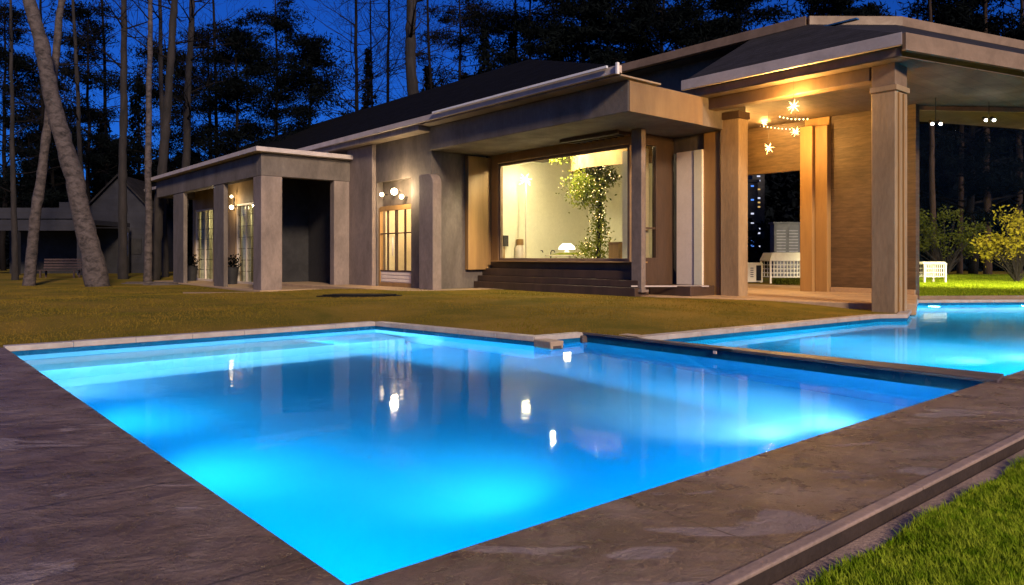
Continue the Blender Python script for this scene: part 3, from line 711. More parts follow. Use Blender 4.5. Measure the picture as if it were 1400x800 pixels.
# terrace paving in front of and below the portico
tp = [W(12.35, vin-.2), W(12.6, vl0-.4), W(13.0, 9.2), W(uP+.2, vPl+.5), W(uP+.5, vPl+.12), W(uP+.9, vP+.0), W(UR+.1, va), W(20.5, 8.0), W(20.5, 13.0), W(14.6, 13.0)]
b = MB(); b.prism([Vector((p.x, p.y, 0)) for p in tp][::-1], -.1, GZ+.016); tag(b.put('terrace', M['pavers'], bevel=.02), kind='structure')
b = MB(); b.prism([Vector((p.x, p.y, 0)) for p in (W(9.7, 24.0), W(9.9, 16.2), W(10.6, 15.6), W(12.3, 15.4), W(12.4, 16.0), W(UA+.05, 16.2), W(UA+.05, 24))], -.1, GZ+.009); tag(b.put('path', M['pavers'], bevel=.02), kind='structure')
b = MB()
pts = [G(250, 401), G(300, 405), G(360, 405.5), G(430, 402), G(530, 396), G(530, 392.5), G(430, 397), G(360, 400.5), G(300, 401)]
# narrow pale edging of the porch path
b.prism([Vector((p.x, p.y, 0)) for p in pts], -.1, .03); tag(b.put('path', M['pavers']), kind='structure')

# ------------------------------------------------------------------ lamps and the things inside
WARM = (1, .54, .14); WARMW = (1, .76, .45)
def star_mesh(r, seed, core):
    rg = random.Random(seed); b = MB(); b.ball((0, 0, 0), core, 10, 6)
    for k in range(12):
        z = 1-2*(k+.5)/12; a = k*2.399+rg.random(); q = math.sqrt(1-z*z); d = Vector((q*math.cos(a), q*math.sin(a), z)); L = r*rg.uniform(.7, 1.05)
        b.tube([d*core*.5, d*L*.5, d*L], [.0065, .0045, .001], 5)
    return b
stars = [(1085, 145, 13.42, .2, 'largest spiky star lantern, hanging highest near the beam of the portico'), (1045, 168, 17.0, .14, 'smallest star lantern, hanging against the string lights of the portico'),
         (1015, 185, 16.2, .20, 'star lantern beside the left pillar of the portico opening'), (1088, 180, 16.6, .19, 'star lantern beside the wooden right jamb of the portico opening'), (1051, 202, 16.0, .22, 'lowest star lantern, in the middle of the portico opening')]
for i, (px, py, u, r, lab) in enumerate(stars):
    p = AT(px, py, DU(px, u)); t = thing('star_lantern', lab, 'lantern', p, 0, 'star lanterns hanging in the portico')
    me = star_mesh(r*.8, i, .026).mesh('star'); link('star', me, M['star'], t, local=True)
    b = MB(); b.tube([(0, 0, .03), (0, 0, ZC-p.z)], [.004, .004], 5); b.put('cord', M['metal_dark'], t, local=True)
    lamp('POINT', p, 240 if i == 0 else 50, WARM, .08)
def strings(lab, pts, n, sag):
    t = thing('string_lights', lab, 'string lights', pts[0]); cord = []
    for (p, q) in zip(pts, pts[1:]):
        for k in range(n+1):
            f = k/n; c = p.lerp(q, f)+Vector((0, 0, -sag*math.sin(math.pi*f))); cord.append(c)
    b = MB(); b.tube(cord, [.006]*len(cord), 4); b.put('cord', M['metal_dark'], t)
    base = None; inv = MW[t].inverted()
    for c in cord[::1]:
        if base is None:
            bb = MB(); bb.ball((0, 0, 0), .013, 8, 5); o = bb.put('bulb', M['bulb'], t, local=True); base = o
        else: o = base.copy(); COL.objects.link(o); o.parent = t
        o.location = inv @ (c+Vector((0, 0, -.03)))
strings('string of tiny warm bulbs along the top of the portico lintel', [AT(1011, 165, DU(1011, UR-.06)), AT(1101, 176, DU(1101, UR-.06))], 18, .05)
strings('short string of warm bulbs under the beam right of the largest star', [AT(1066, 158, DU(1066, 16.0)), AT(1104, 161, DU(1104, 16.0))], 7, .03)

lamp('POINT', W(18.3, 10.3, 3.9), 190, (1, .70, .26), .1)
# three globes above the entrance door
for px, py, r, lab in ((522, 266, .06, 'small globe lamp left of the bright one above the entrance door'), (539, 262, .10, 'largest brightest globe lamp above the entrance door'), (549, 269, .065, 'small globe lamp right of the bright one above the entrance door')):
    p = AT(px, py, DU(px, UA+.02)); t = thing('wall_lamp', lab, 'lamp', p, math.atan2(SA, CA), 'globe lamps above the entrance door')
    b = MB(); b.ball((0, 0, 0), r, 14, 10); b.put('globe', M['globe'], t, local=True, smooth=True)
    b = MB(); b.tube([(r*.7, 0, 0), (.2, 0, 0)], [.015, .015], 6); b.put('bracket', M['metal_dark'], t, local=True)
lamp('POINT', AT(539, 258, DU(539, UA-.35)), 60, WARMW, .1)
lamp('POINT', W(UA+1.0, (vd0+vd1)/2, 2.75), 75, (1, .62, .32), .08)
# porch lamp with two bulbs
p = W(ui-.1, VU(320, ui-.1), 2.75); t = thing('wall_lamp', 'two-bulb wall lamp between the glazed doors of the left porch', 'lamp', p)
b = MB(); b.tube([p+Vector((.0, 0, -.15)), p+Vector((0, 0, .32))], [.02, .02], 6); b.bar(p, W(ui+.001, VU(320, ui-.1), 2.75), .04, .04); b.put('bracket', M['metal_dark'], t)
for dz_, r in ((.36, .05), (-.02, .075)):
    b = MB(); b.ball(p+RD*-.09+Vector((0, 0, dz_)), r, 12, 8); b.put('globe', M['globe'], t, smooth=True)
lamp('POINT', p-RD*.35+Vector((0, 0, .1)), 14, WARMW, .08)
lamp('POINT', W(ui+.7, (o1[0]+o1[1])/2, 2.4), 14, (1, .85, .45), .2); lamp('POINT', W(ui+.7, (o2[0]+o2[1])/2, 2.4), 14, (1, .85, .45), .2)
# the lit room
p = AT(719, 354, DU(719, 13.9)); p.z = z0; ztop = ZU(719, 246, 13.9)
t = thing('floor_lamp', 'slender white floor lamp topped by a glowing spiky star in the window', 'lamp', p)
b = MB(); b.tube([(0, 0, 0), (0, 0, .03)], [.16, .15], 16); b.put('base', M['white_paint'], t, local=True)
b = MB(); b.tube([(0, 0, .03), (0, 0, ztop-z0)], [.022, .018], 8); b.put('pole', M['white_paint'], t, local=True, smooth=True)
b = star_mesh(.24, 9, .06); me = b.mesh('star'); me.transform(Matrix.Translation((0, 0, ztop-z0))); link('star', me, M['star_white'], t, local=True)
lamp('POINT', (p.x, p.y, ztop-.05), 15, (1, .80, .42), .12)
lamp('POINT', W(13.4, 14.2, 3.72), 270, (1, .85, .53), .12); lamp('POINT', W(13.35, 12.6, 3.72), 80, (1, .85, .53), .12)
p = AT(775, 352, DU(775, 14.6)); p.z = z0
t = thing('side_table', 'low pale table with a green cloth standing in the lit room', 'table', p, math.atan2(SA, CA))
b = MB(); b.tube([(0, 0, .20), (0, 0, .23)], [.62, .62], 24); b.put('table_top', M['white_paint'], t, local=True)
for k in range(3):
    b = MB(); a = k*2.1; b.tube([(.4*math.cos(a), .4*math.sin(a), 0), (.3*math.cos(a), .3*math.sin(a), .2)], [.02, .02], 6); b.put('leg', M['white_paint'], t, local=True)
b = MB(); b.tube([(0, 0, .231), (0, 0, .24), (0, 0, .29)], [.5, .45, .2], 20); b.put('cloth', M['ivy'], t, local=True)
t2 = thing('table_lamp', 'bright white table lamp glowing on the low table in the window', 'lamp', p+Vector((0, 0, .29)))
b = MB(); b.tube([(0, 0, 0), (0, 0, .02), (0, 0, .1)], [.08, .08, .02], 10); b.put('base', M['metal_white'], t2, local=True)
b = MB(); b.tube([(0, 0, .09), (0, 0, .17), (0, 0, .26)], [.24, .22, .12], 16); b.put('lamp_shade', M['shade'], t2, local=True, smooth=True)
lamp('POINT', p+Vector((0, -.1, .75)), 12, WARMW, .1)
# ivy wound round a post, threaded with bulbs
p = AT(818, 350, DU(818, 14.5)); p.z = z0
t = thing('ivy_column', 'tall leafy ivy column threaded with fairy lights inside the window', 'plant', p)
b = MB(); b.tube([(0, 0, 0), (.03, 0, 1.4), (.05, 0, 3.15)], [.07, .06, .05], 8); b.put('stem', M['bark_brown'], t, local=True)
cl = []
for k in range(2600):
    z = RNG.uniform(.02, 3.15); rr = .17+.06*math.sin(z*3.1); cl.append((RNG.normal(.02, rr*.75), RNG.normal(0, rr*.75), z))
for c, s, n in (((-.42, -.1, 2.05), .22, 900), ((-.2, 0, 2.35), .2, 500), ((.3, 0, 2.3), .16, 350), ((-.75, 0, 3.05), .17, 330), ((-1.2, .1, 3.0), .13, 260), ((-1.6, .1, 3.05), .12, 200), ((0, 0, 3.05), .22, 500), ((-.3, -.1, .35), .16, 300), ((-.3, 0, 1.75), .18, 500)):
    cl += list(RNG.normal(c, (s, s, s*.9), (n, 3)))
link('foliage', leaves('foliage', [q for q in cl if q[2] < 3.17], RNG.uniform(.05, .11, len([q for q in cl if q[2] < 3.17]))), M['ivy'], t, local=True)
b = MB()
for k in range(240):
    q = cl[RNG.integers(len(cl))]; 
    if q[2] < 3.17: b.ball((q[0]*1.15, q[1]*1.15-.03, q[2]), .0075, 5, 3)
o = b.put('fairy_lights', M['bulb'], t, local=True); o['kind'] = 'stuff'
# small things along the room's left wall
def roombox(name, lab, cat, px, y0, y1, wpx, u, mat, extra=None):
    d_ = DU(px, u); zz0 = ZU(px, y1, u); zz1 = ZU(px, y0, u); w = wpx/F*d_; c = AT(px, y1, d_)
    return c, w, zz0, zz1
c, w, a0, a1 = roombox('', '', '', 711, 327, 355, 13, 14.0, None)
t = thing('canister', 'white lidded canister on the counter left of the pole lamp', 'container', (c.x, c.y, z0))
b = MB(); hh = a1-z0; b.tube([(0, 0, 0), (0, 0, hh*.62), (0, 0, hh*.75)], [w*.55, w*.55, w*.3], 14); b.put('body', M['white_paint'], t, local=True, smooth=True)
b = MB(); b.tube([(0, 0, hh*.751), (0, 0, hh)], [w*.38, w*.36], 14); b.put('lid', M['wood'], t, local=True)
c, w, a0, a1 = roombox('', '', '', 689, 322, 355, 9, 13.5, None)
t = thing('speaker', 'small dark box on a stand at the left end of the window', 'speaker', (c.x, c.y, z0), math.atan2(SA, CA))
hh = a1-z0; b = MB(); b.box((0, 0, hh*.8), (w, w, hh*.4)); b.put('body', M['metal_dark'], t, local=True, bevel=.006)
b = MB(); b.tube([(0, 0, 0), (0, 0, .02), (0, 0, .03), (0, 0, hh*.6)], [.08, .08, .03, .025], 8); b.put('stand', M['wood'], t, local=True)
for px, lab in ((737, 'left chrome tap beside the pole lamp in the window'), (753, 'right chrome tap nearest the table lamp in the window')):
    pp = AT(px, 352, DU(px, 14.9)); t = thing('tap', lab, 'tap', (pp.x, pp.y, z0), 0, 'chrome taps in the window')
    b = MB(); b.tube([(0, 0, 0), (0, 0, .3), (.03, 0, .36), (.1, 0, .36), (.12, 0, .30)], [.015]*5, 8); b.put('spout', M['metal_dark'], t, local=True, smooth=True)
    b = MB(); b.bar((-.05, 0, .2), (.05, 0, .2), .02, .02); b.put('lever', M['metal_dark'], t, local=True)
p = AT(684.5, 291, DU(684.5, UW+.3)); t = thing('wall_switch', 'small blue lit control panel on the left edge of the window', 'switch', W(UW+.35, vin-.02, p.z), math.atan2(SA, CA))
b = MB(); b.box((0, 0, 0), (.14, .04, .2)); b.put('plate', M['metal_dark'], t, local=True); b = MB(); b.box((0, -.024, .02), (.09, .006, .1)); b.put('screen', M['lit_blue'], t, local=True)
pp = AT(845, 352, DU(845, 13.9)); t = thing('cardboard_box', 'plain brown box standing at the right end of the window', 'box', (pp.x, pp.y, z0), math.atan2(SA, CA))
b = MB(); b.box((0, 0, .26), (.34, .34, .52)); b.put('body', M['wood'], t, local=True, bevel=.008); b = MB(); b.box((0, 0, .535), (.355, .355, .03)); b.put('lid', M['pillar_tan'], t, local=True)

# twin spotlights hanging under the soffit of the pool side
for px, py, d_, lab in ((1279, 170, 15.9, 'twin spotlight nearer the big pillar, under the roof over the far pool'), (1352, 165, 16.3, 'twin spotlight farther right, under the roof over the far pool')):
    p = AT(px, py, d_); t = thing('spotlight', lab, 'spotlight', (p.x, p.y, ZC), 0, 'twin spotlights over the far pool')
    b = MB(); b.tube([(0, 0, p.z-ZC+.05), (0, 0, -.002)], [.008, .008], 6); b.bar((-.11, 0, p.z-ZC+.05), (.11, 0, p.z-ZC+.05), .02, .02); b.put('rail', M['metal_dark'], t, local=True)
    for sx in (-.09, .09):
        b = MB(); b.tube([(sx, .05, p.z-ZC+.07), (sx, -.03, p.z-ZC+.01)], [.035, .045], 10); h = b.put('head', M['metal_dark'], t, local=True)
        b = MB(); b.ball((sx, -.04, p.z-ZC+.0), .028, 10, 6); b.put('bulb', M['bulb_white'], h, local=True)
lamp('SPOT', (12.2, 18.4, 3.9), 1900, (1, .88, .40), .1, (13.6, 23.2, 0), 90, .8)
lamp('SPOT', (14.0, 18.3, 3.9), 1700, (1, .88, .44), .1, (15.5, 24.0, 0.6), 120, .8)

# ------------------------------------------------------------------ pool fittings
def spout(px, w, h, dp, wall_a, wall_b, lab, mat):
    # box-shaped spout hung on the pool wall under the coping
    c = G(px, 470); d = (wall_b-wall_a).normalized(); n = Vector((d.y, -d.x, 0))
    if n.dot(-c) < 0: n = -n
    # point on the wall seen at column px
    a = (px-700)/F; k = (a*wall_a.y-wall_a.x)/(d.x-a*d.y); q = wall_a+d*k
    t = thing('water_spout', lab, 'spout', q+Vector((0, 0, -.12)), math.atan2(d.y, d.x), 'spouts on the pool wall')
    sg = 1 if Matrix.Rotation(math.atan2(d.y, d.x), 3, 'Z') @ Vector((0, 1, 0)) @ n > 0 else -1
    b = MB(); y0, y1 = sorted((sg*.003, sg*dp)); x = w/2
    b.hexa([(-x*.8, y0, -h), (x*.8, y0, -h), (x*.8, y1, -h), (-x*.8, y1, -h), (-x, y0, .10), (x, y0, .10), (x, y1, .10), (-x, y1, .10)])
    b.put('body', mat, t, local=True, bevel=.012)
    b = MB(); b.bar((-x*.6, sg*(dp+.003), .02), (x*.6, sg*(dp+.003), .02), .004, .05); b.put('slot', M['divider'], t, local=True)
spout(738, .21, .10, .34, P4, P5, 'larger beige box-shaped spout under the coping at the pool corner', M['spout'])
spout(796, .09, .06, .06, P4, P5, 'smaller grey spout under the coping where the dividing wall begins', M['divider'])
c = P5.lerp(P6, .47)-dn*.035; t = thing('depth_marker', 'small pale tile marker on the edge of the dividing wall', 'marker', c+Vector((0, 0, .0)), math.atan2(dd.y, dd.x))
b = MB(); b.box((0, .03, .028), (.16, .12, .008)); b.put('tile', M['spout'], t, local=True, bevel=.002); b = MB(); b.box((-.16, -.004, -.03), (.04, .012, .03)); b.put('lens', M['white_paint'], t, local=True)
c = P5.lerp(P6, .15)+dn*.15; t = thing('depth_marker', 'pale tile marker set into the cap near the left end of the dividing wall', 'marker', c+Vector((0, 0, .022)), math.atan2(dd.y, dd.x))
b = MB(); b.box((0, 0, .005), (.3, .16, .008)); b.put('tile', M['spout'], t, local=True, bevel=.002)
# lights under the water, unseen, some floating free of the basin walls
POOLB = (.0, .41, 1.0)
def plight(p, d, e, col=POOLB, z=-.5, dn_=.35, ang=150):
    q = Vector((p.x, p.y, z)) + d*.12
    lamp('SPOT', q, e, col, .12, q + d + Vector((0, 0, -dn_)), ang, 1.0)
lw = (P2-P1); nw = (P6-P1)
nL = RD; nN = LD
def floor_at(px, py):
    """where the refracted line of sight meets the pool floor"""
    q = G(px, py, WZ); a = math.atan2(1-WZ, math.hypot(q.x, q.y)); t = math.asin(math.cos(a)/1.33)
    h = Vector((q.x, q.y, 0)).normalized(); r = q + h*(WZ-FZ)*math.tan(t); r.z = FZ; return r
def aimed(px, py, wp, wd, d, e, col, cone=85):
    """unseen lamp floating just above the floor, added to throw a pool of light"""
    tgt = floor_at(px, py); q = tgt-d*(.16 if e > 100 else .25); q.z = FZ+(.27 if e > 100 else .45)
    lamp('SPOT', q, e*1.5, col, .1, tgt, cone, 1.0)
lwd, nwd = lw.normalized(), nw.normalized()
PB = (.05, .70, 1); HOT = (.7, .97, 1)
aimed(112, 533, P1, lwd, nL, 14, HOT, 110); aimed(205, 572, P1, lwd, nL, 10, PB, 135); aimed(335, 637, P1, lwd, nL, 12, PB, 140)
aimed(640, 662, P1, nwd, nN, 13, PB, 140); aimed(1030, 586, P1, nwd, nN, 101, HOT, 130); aimed(1110, 574, P1, nwd, nN, 140, HOT, 130)
aimed(1310, 492, Q1, RD, nN, 130, HOT, 130); aimed(1380, 488, Q1, RD, nN, 150, HOT, 130)
def wash(a, b, off, e, col, z=-.62, w=.12, out=False):
    """unseen strip light added under water to brighten the basin"""
    l = bpy.data.lights.new('wash_light', 'AREA'); l.shape = 'RECTANGLE'; l.size = (b-a).length*.92; l.size_y = w; l.energy = e; l.color = col
    o = bpy.data.objects.new('wash_light', l); COL.objects.link(o); m = (a+b)/2 + off; o.location = (m.x, m.y, z)
    y = Vector((0, 0, 1)); zz = -off.normalized() if out else off.normalized(); x = y.cross(zz); o.matrix_world = Matrix(((x.x, y.x, zz.x, m.x), (x.y, y.y, zz.y, m.y), (x.z, y.z, zz.z, z), (0, 0, 0, 1)))
wash(P1+nL*.05, P1.lerp(P2, .42)+nL*.05, nL*.06, 30, POOLB, -.45, .3, True); wash(P1.lerp(P2, .45), P1.lerp(P2, .85), nL*.06, 17, POOLB, -.45, .3, True)
wash(P1+nN*.05, P1.lerp(P6, .5)+nN*.05, nN*.06, 27, POOLB, -.45, .3, True); wash(P1.lerp(P6, .5), P1.lerp(P6, .9), nN*.06, 30, POOLB, -.45, .3, True)
wash(Q1, Q1.lerp(NB, .4), nN*.06, 90, (.02, .66, 1), -.45, .3, True)
wash(P2, P3, n23*1.5, 130, (.50, .86, 1), -.30, .10)
n34 = Vector(((P4-P3).y, -(P4-P3).x, 0)).normalized()
if (P1-P3).dot(n34) < 0: n34 = -n34
wash(P3, P4, n34*1.3, 22, (.06, .56, 1), -.35, .1)
nd = -dn
wash(P5, P6, nd*1.4, 16, (.03, .50, 1), -.5, .1)
plight(C1.lerp(Q0, .4), -LD, 130, (.04, .62, 1)); plight(C3.lerp(C4, .04), Vector((-.25, -1, 0)).normalized(), 260, (.10, .78, 1), -.4, .5, 170); plight(C3.lerp(C4, .3), Vector((0, -1, 0)), 420, (.16, .82, 1), -.4, .4, 170)
wash(C3, C4, Vector((0, -1.6, 0)), 110, (.05, .66, .9), -.4, .1)

# ------------------------------------------------------------------ garden furniture and small things
def lattice(name, lab, cat, c, w, dp, h, rz, slope=0, nx=9, nz=4, legs=.18):
    t = thing(name, lab, cat, c, rz)
    b = MB(); s = .022
    for (x, y) in ((-w/2, -dp/2), (w/2, -dp/2), (w/2, dp/2), (-w/2, dp/2)):
        lb = MB(); lb.box((x, y, h/2), (.05, .05, h)); lb.put('leg', M['metal_white'], t, local=True)
    for yy in (-dp/2, dp/2):
        for i in range(1, nx): b.box((-w/2+w*i/nx, yy, (h+legs)/2), (s, s, h-legs))
        for k in range(nz+1): b.box((0, yy+.003, legs+(h-legs)*k/nz), (w, s*.8, s))
    for xx in (-w/2, w/2):
        for k in range(nz+1): b.box((xx, 0, legs+(h-legs)*k/nz), (s, dp, s))
    b.put('lattice', M['metal_white'], t, local=True)
    b = MB(); b.hexa([(-w/2-.04, -dp/2-.04, h), (w/2+.04, -dp/2-.04, h), (w/2+.04, dp/2+.04, h+.01), (-w/2-.04, dp/2+.04, h+.01), (-w/2-.04+slope*.6, -dp/2-.04+.1, h+.05+slope), (w/2+.04, -dp/2+.06, h+.05+slope), (w/2+.04, dp/2+.04, h+.05+slope), (-w/2-.04+slope*.6, dp/2+.04, h+.05+slope)])
    b.put('top', M['metal_white'], t, local=True, bevel=.01)
    return t
d_ = 24; c = AT(1074, 386, d_); c.z = GZ+.01
lattice('lattice_bench', 'white lattice-sided bench with sloping top seen through the portico', 'bench', c, 1.35, .7, .72, .1, .22, 12, 4, .2)
c = AT(1026, 385, 24.3); c.z = GZ+.01; t = thing('garden_cabinet', 'low white cabinet with a printed panel at the left of the portico view', 'cabinet', c)
b = MB(); b.box((0, 0, .34), (.72, .3, .64)); b.put('body', M['metal_white'], t, local=True, bevel=.01)
b = MB()
for k in range(5): b.box((.0, -.153, .2+k*.07), (.1, .006, .03))
b.put('louvre', M['grey_blue'], t, local=True); b = MB(); b.box((.22, -.156, .32), (.16, .012, .5)); b.put('door', M['metal_dark'], t, local=True)
c = AT(1073, 380, 30); c.z = GZ; t = thing('garden_cupboard', 'tall grey-blue cupboard with two louvred doors behind the white bench', 'cupboard', c)
b = MB(); b.box((0, 0, 1.1), (1.05, .5, 2.2)); b.put('body', M['grey_blue'], t, local=True, bevel=.02); b = MB(); b.box((0, 0, 2.23), (1.15, .6, .06)); b.put('top', M['grey_blue'], t, local=True)
for sx in (-.25, .25):
    b = MB(); b.box((sx, -.262, 1.15), (.44, .02, 1.9)); dr = b.put('door', M['grey_blue'], t, local=True); b = MB()
    for k in range(14): b.box((sx, -.275, .35+k*.12), (.36, .02, .05))
    b.put('louvre', M['lilac'], dr, local=True)
c = AT(1270, 388, 24); c.z = GZ; lattice('lattice_table', 'small white lattice garden table on the lit lawn beside the glass wall', 'table', c, .75, .55, .62, .15, .03, 10, 3, .22)
# golden shrub and darker shrub on the lit lawn
def shrub(lab, c, w, h, n, mat, sz, seed):
    rg = np.random.default_rng(seed); t = thing('shrub', lab, 'shrub', c); b = MB(); P = []
    for k in range(46):
        a = rg.uniform(0, 6.28); r = rg.uniform(.25, 1)**.7*w/2; top = Vector((r*math.cos(a), r*math.sin(a)*.8, h*rg.uniform(.45, 1.0)*(1-.35*(2*r/w)**2)))
        mid = Vector((top.x*.35, top.y*.35, top.z*.5)); b.tube([(0, 0, 0), mid, top], [.02, .012, .003], 4)
        m = n//46
        f = rg.uniform(.45, 1.05, m)[:, None]; q = np.array(mid)*(1-f)*1.6+np.array(top)*f+rg.normal(0, .13, (m, 3)); P.append(q)
    b.put('stem', M['bark_brown'], t, local=True); P = np.concatenate(P); P = P[P[:, 2] > .08]
    link('foliage', leaves('foliage', P, rg.uniform(sz*.6, sz*1.3, len(P)), .5), mat, t, local=True)
c = AT(1390, 385, 24.5); c.z = GZ; shrub('golden-leaved shrub lit on the lawn at the right edge', c, 2.5, 2.75, 2600, M['shrub_gold'], .13, 3)
c = AT(1292, 378, 31); c.z = GZ; shrub('dim green shrub standing behind the white lattice table', c, 3.2, 3.3, 2300, M['shrub_green'], .14, 5)
c = AT(1450, 380, 30); c.z = GZ; shrub('dark green shrub behind the golden one', c, 3.4, 2.6, 2000, M['shrub_green'], .15, 8)
hd = MB(); c = AT(1078, 385, 22.8); c.z = GZ
t = thing('low_hedge', 'low clipped yellow-green hedge in front of the white bench', 'hedge', c); P = np.stack([RNG.uniform(-.45, .45, 1500), RNG.uniform(-.15, .15, 1500), RNG.uniform(.02, .2, 1500)], 1)
link('foliage', leaves('foliage', P, .06), M['shrub_green'], t, local=True); b = MB(); b.tube([(0, 0, 0), (0, 0, .1)], [.02, .01], 5); b.put('stem', M['bark_brown'], t, local=True)
# near-black flat slab on the lawn and low stones by the porch
def slab(lab, c, lx, ly, lz, rz, mat, seed):
    rg = random.Random(seed); poly = []
    for k in range(18):
        a = 2*math.pi*k/18; rr = rg.uniform(.85, 1.1); poly.append(Vector((lx*rr*math.cos(a), ly*rr*math.sin(a), 0)))
    b = MB(); b.prism(poly, 0, lz*.6); n = len(b.v); b.prism([p*.86 for p in poly], lz*.6+.001, lz)
    me = b.mesh('stone_slab'); me.transform(Matrix.Rotation(rz, 4, 'Z')); o = link('stone_slab', me, mat, None, .02); o.location = c
    tag(o, lab, 'stone')
c = G(492, 410.5); c.z = ground_z(c.x, c.y)-.01; slab('flat black slab lying on the lawn before the entrance door', c, .95, .42, .06, .05, M['slab_black'], 1)
for i, (px, py, lx, lab) in enumerate(((205, 387, 1.1, 'low brown stone slab farther left of the porch'), (222, 389, .6, 'low brown stone slab nearer the porch pillars'))):
    c = G(px, py); c.z = ground_z(c.x, c.y)-.02; slab(lab, c, lx, .35, .10, .2*i, M['stone'], 4+i)
# dark planters by the porch doors
for px, lab in ((317, 'dark tall planter between the two glazed porch doors'), (262, 'dark planter left of the far porch door')):
    v_ = VU(px, ui-.35); c = W(ui-.35, v_, .02); t = thing('planter', lab, 'planter', c); 
    b = MB(); b.tube([(0, 0, 0), (0, 0, .55), (0, 0, .6)], [.17, .23, .25], 16); b.put('pot', M['dark_wall'], t, local=True, smooth=False)
    P = RNG.normal((0, 0, .75), (.13, .13, .13), (260, 3)); link('foliage', leaves('foliage', P, .1), M['needle'], t, local=True)

# ------------------------------------------------------------------ buildings beyond the garden
c = AT(163, 375, 38); c.z = 0
t = thing('shed', 'grey gabled outbuilding among the trees behind the pale leaning trunk', 'shed', c, R(8))
b = MB(); w, h1, h2, dp = 3.1, 3.4, 5.1, 4
b.v = [(-w/2, 0, 0), (w/2, 0, 0), (w/2, 0, h1), (0, 0, h2), (-w/2, 0, h1), (-w/2, dp, 0), (w/2, dp, 0), (w/2, dp, h1), (0, dp, h2), (-w/2, dp, h1)]
b.f = [(0, 1, 2, 3, 4), (9, 8, 7, 6, 5), (1, 6, 7, 2), (5, 0, 4, 9)]; b.mi = [0]*4; b.put('wall', M['shed_wall'], t, local=True)
b = MB(); b.hexa([(-w/2-.2, -.25, h1-.2), (0, -.25, h2), (0, dp, h2), (-w/2-.2, dp, h1-.2), (-w/2-.2, -.25, h1-.08), (0, -.25, h2+.12), (0, dp, h2+.12), (-w/2-.2, dp, h1-.08)]); b.hexa([(0, -.25, h2), (w/2+.2, -.25, h1-.2), (w/2+.2, dp, h1-.2), (0, dp, h2), (0, -.25, h2+.12), (w/2+.2, -.25, h1-.08), (w/2+.2, dp, h1-.08), (0, dp, h2+.12)]); b.put('roof', M['shingle_grey'], t, local=True)
b = MB(); b.box((-.3, -.03, 1.1), (.9, .05, 2.2)); b.put('door', M['dark_wall'], t, local=True); b = MB(); b.box((.85, -.03, 1.5), (.5, .05, .8)); b.put('window', M['dark_wall'], t, local=True)
c = AT(50, 372, 34); c.z = 0; t = thing('carport', 'low flat-roofed shelter with dark openings at the left edge', 'shelter', c)
b = MB(); b.box((-.4, 1.5, 2.55), (6.0, 3.6, .22)); b.put('roof', M['shed_wall'], t, local=True); b = MB(); b.box((-.4, -.32, 2.3), (6.0, .12, .28)); b.put('beam', M['shed_wall'], t, local=True)
for x in (-3.2, -.7, 2.2): b = MB(); b.box((x, -.3, 1.08), (.2, .2, 2.16)); b.put('post', M['shed_wall'], t, local=True)
b = MB(); b.box((-.4, 3.2, 1.2), (6, .1, 2.4)); b.put('back_wall', M['dark_wall'], t, local=True)
b = MB(); b.box((-.4, .1, 2.98), (4.4, .1, .5)); b.box((1.3, .4, 3.1), (.7, .5, .8)); b.put('parapet', M['shed_wall'], t, local=True)
c = AT(80, 377, 30); c.z = 0; t = thing('garden_bench', 'dark red slatted bench on the grass between the pale trunks', 'bench', c, .1)
b = MB()
for k in range(4): b.box((0, .02*k-.1+.1*k, .42), (1.5, .09, .03))
b.put('seat', M['brick_red'], t, local=True); b = MB()
for k in range(4): b.box((0, .36+.02*k, .52+k*.11), (1.5, .03, .07))
b.put('backrest', M['brick_red'], t, local=True)
for x, y in ((-.65, -.1), (.65, -.1), (-.65, .34), (.65, .34)): b = MB(); b.box((x, y, .205), (.06, .06, .41)); b.put('leg', M['brick_red'], t, local=True)
c = AT(173.5, 372, 31); c.z = 0; t = thing('post', 'thin pale post standing in front of the grey outbuilding', 'post', c)
b = MB(); b.tube([(0, 0, 0), (0, 0, 1.9)], [.045, .04], 8); b.put('shaft', M['metal_white'], t, local=True); b = MB(); b.ball((0, 0, 1.93), .06, 8, 6); b.put('cap', M['metal_white'], t, local=True)
# distant lit towers seen through the portico
def tower(lab, px, d_, w, h, cols, seed, mats):
    rg = random.Random(seed); c = AT(px, 360, d_); c.z = 0; t = thing('tower', lab, 'building', c)
    b = MB(); b.box((0, 2, h/2), (w, 4, h)); b.put('wall', M['dark_wall'], t, local=True); b = MB(); b.box((0, 2, h+.15), (w+.3, 4.3, .3)); b.put('roof', M['dark_wall'], t, local=True)
    for i in range(cols):
        for k in range(int(h/.5)):
            if rg.random() < .62:
                b = MB(); b.box((-w/2+w*(i+.5)/cols, -.03, .6+k*.5), (w/cols*.26, .04, .17)); b.put('window', M[rg.choice(mats)], t, local=True)
tower('dark distant tower with rows of blue lit windows at the left of the portico view', 1021, 80, 2.4, 9, 2, 1, ['lit_blue', 'lit_blue', 'lit_white'])
tower('narrow distant tower with pale and warm lit windows in the middle of the portico view', 1037, 84, 1.4, 12.5, 1, 2, ['lit_white', 'lit_warm'])
tower('low distant block with blue lit windows at the right of the portico view', 1097, 88, 2.6, 4.4, 2, 3, ['lit_blue'])

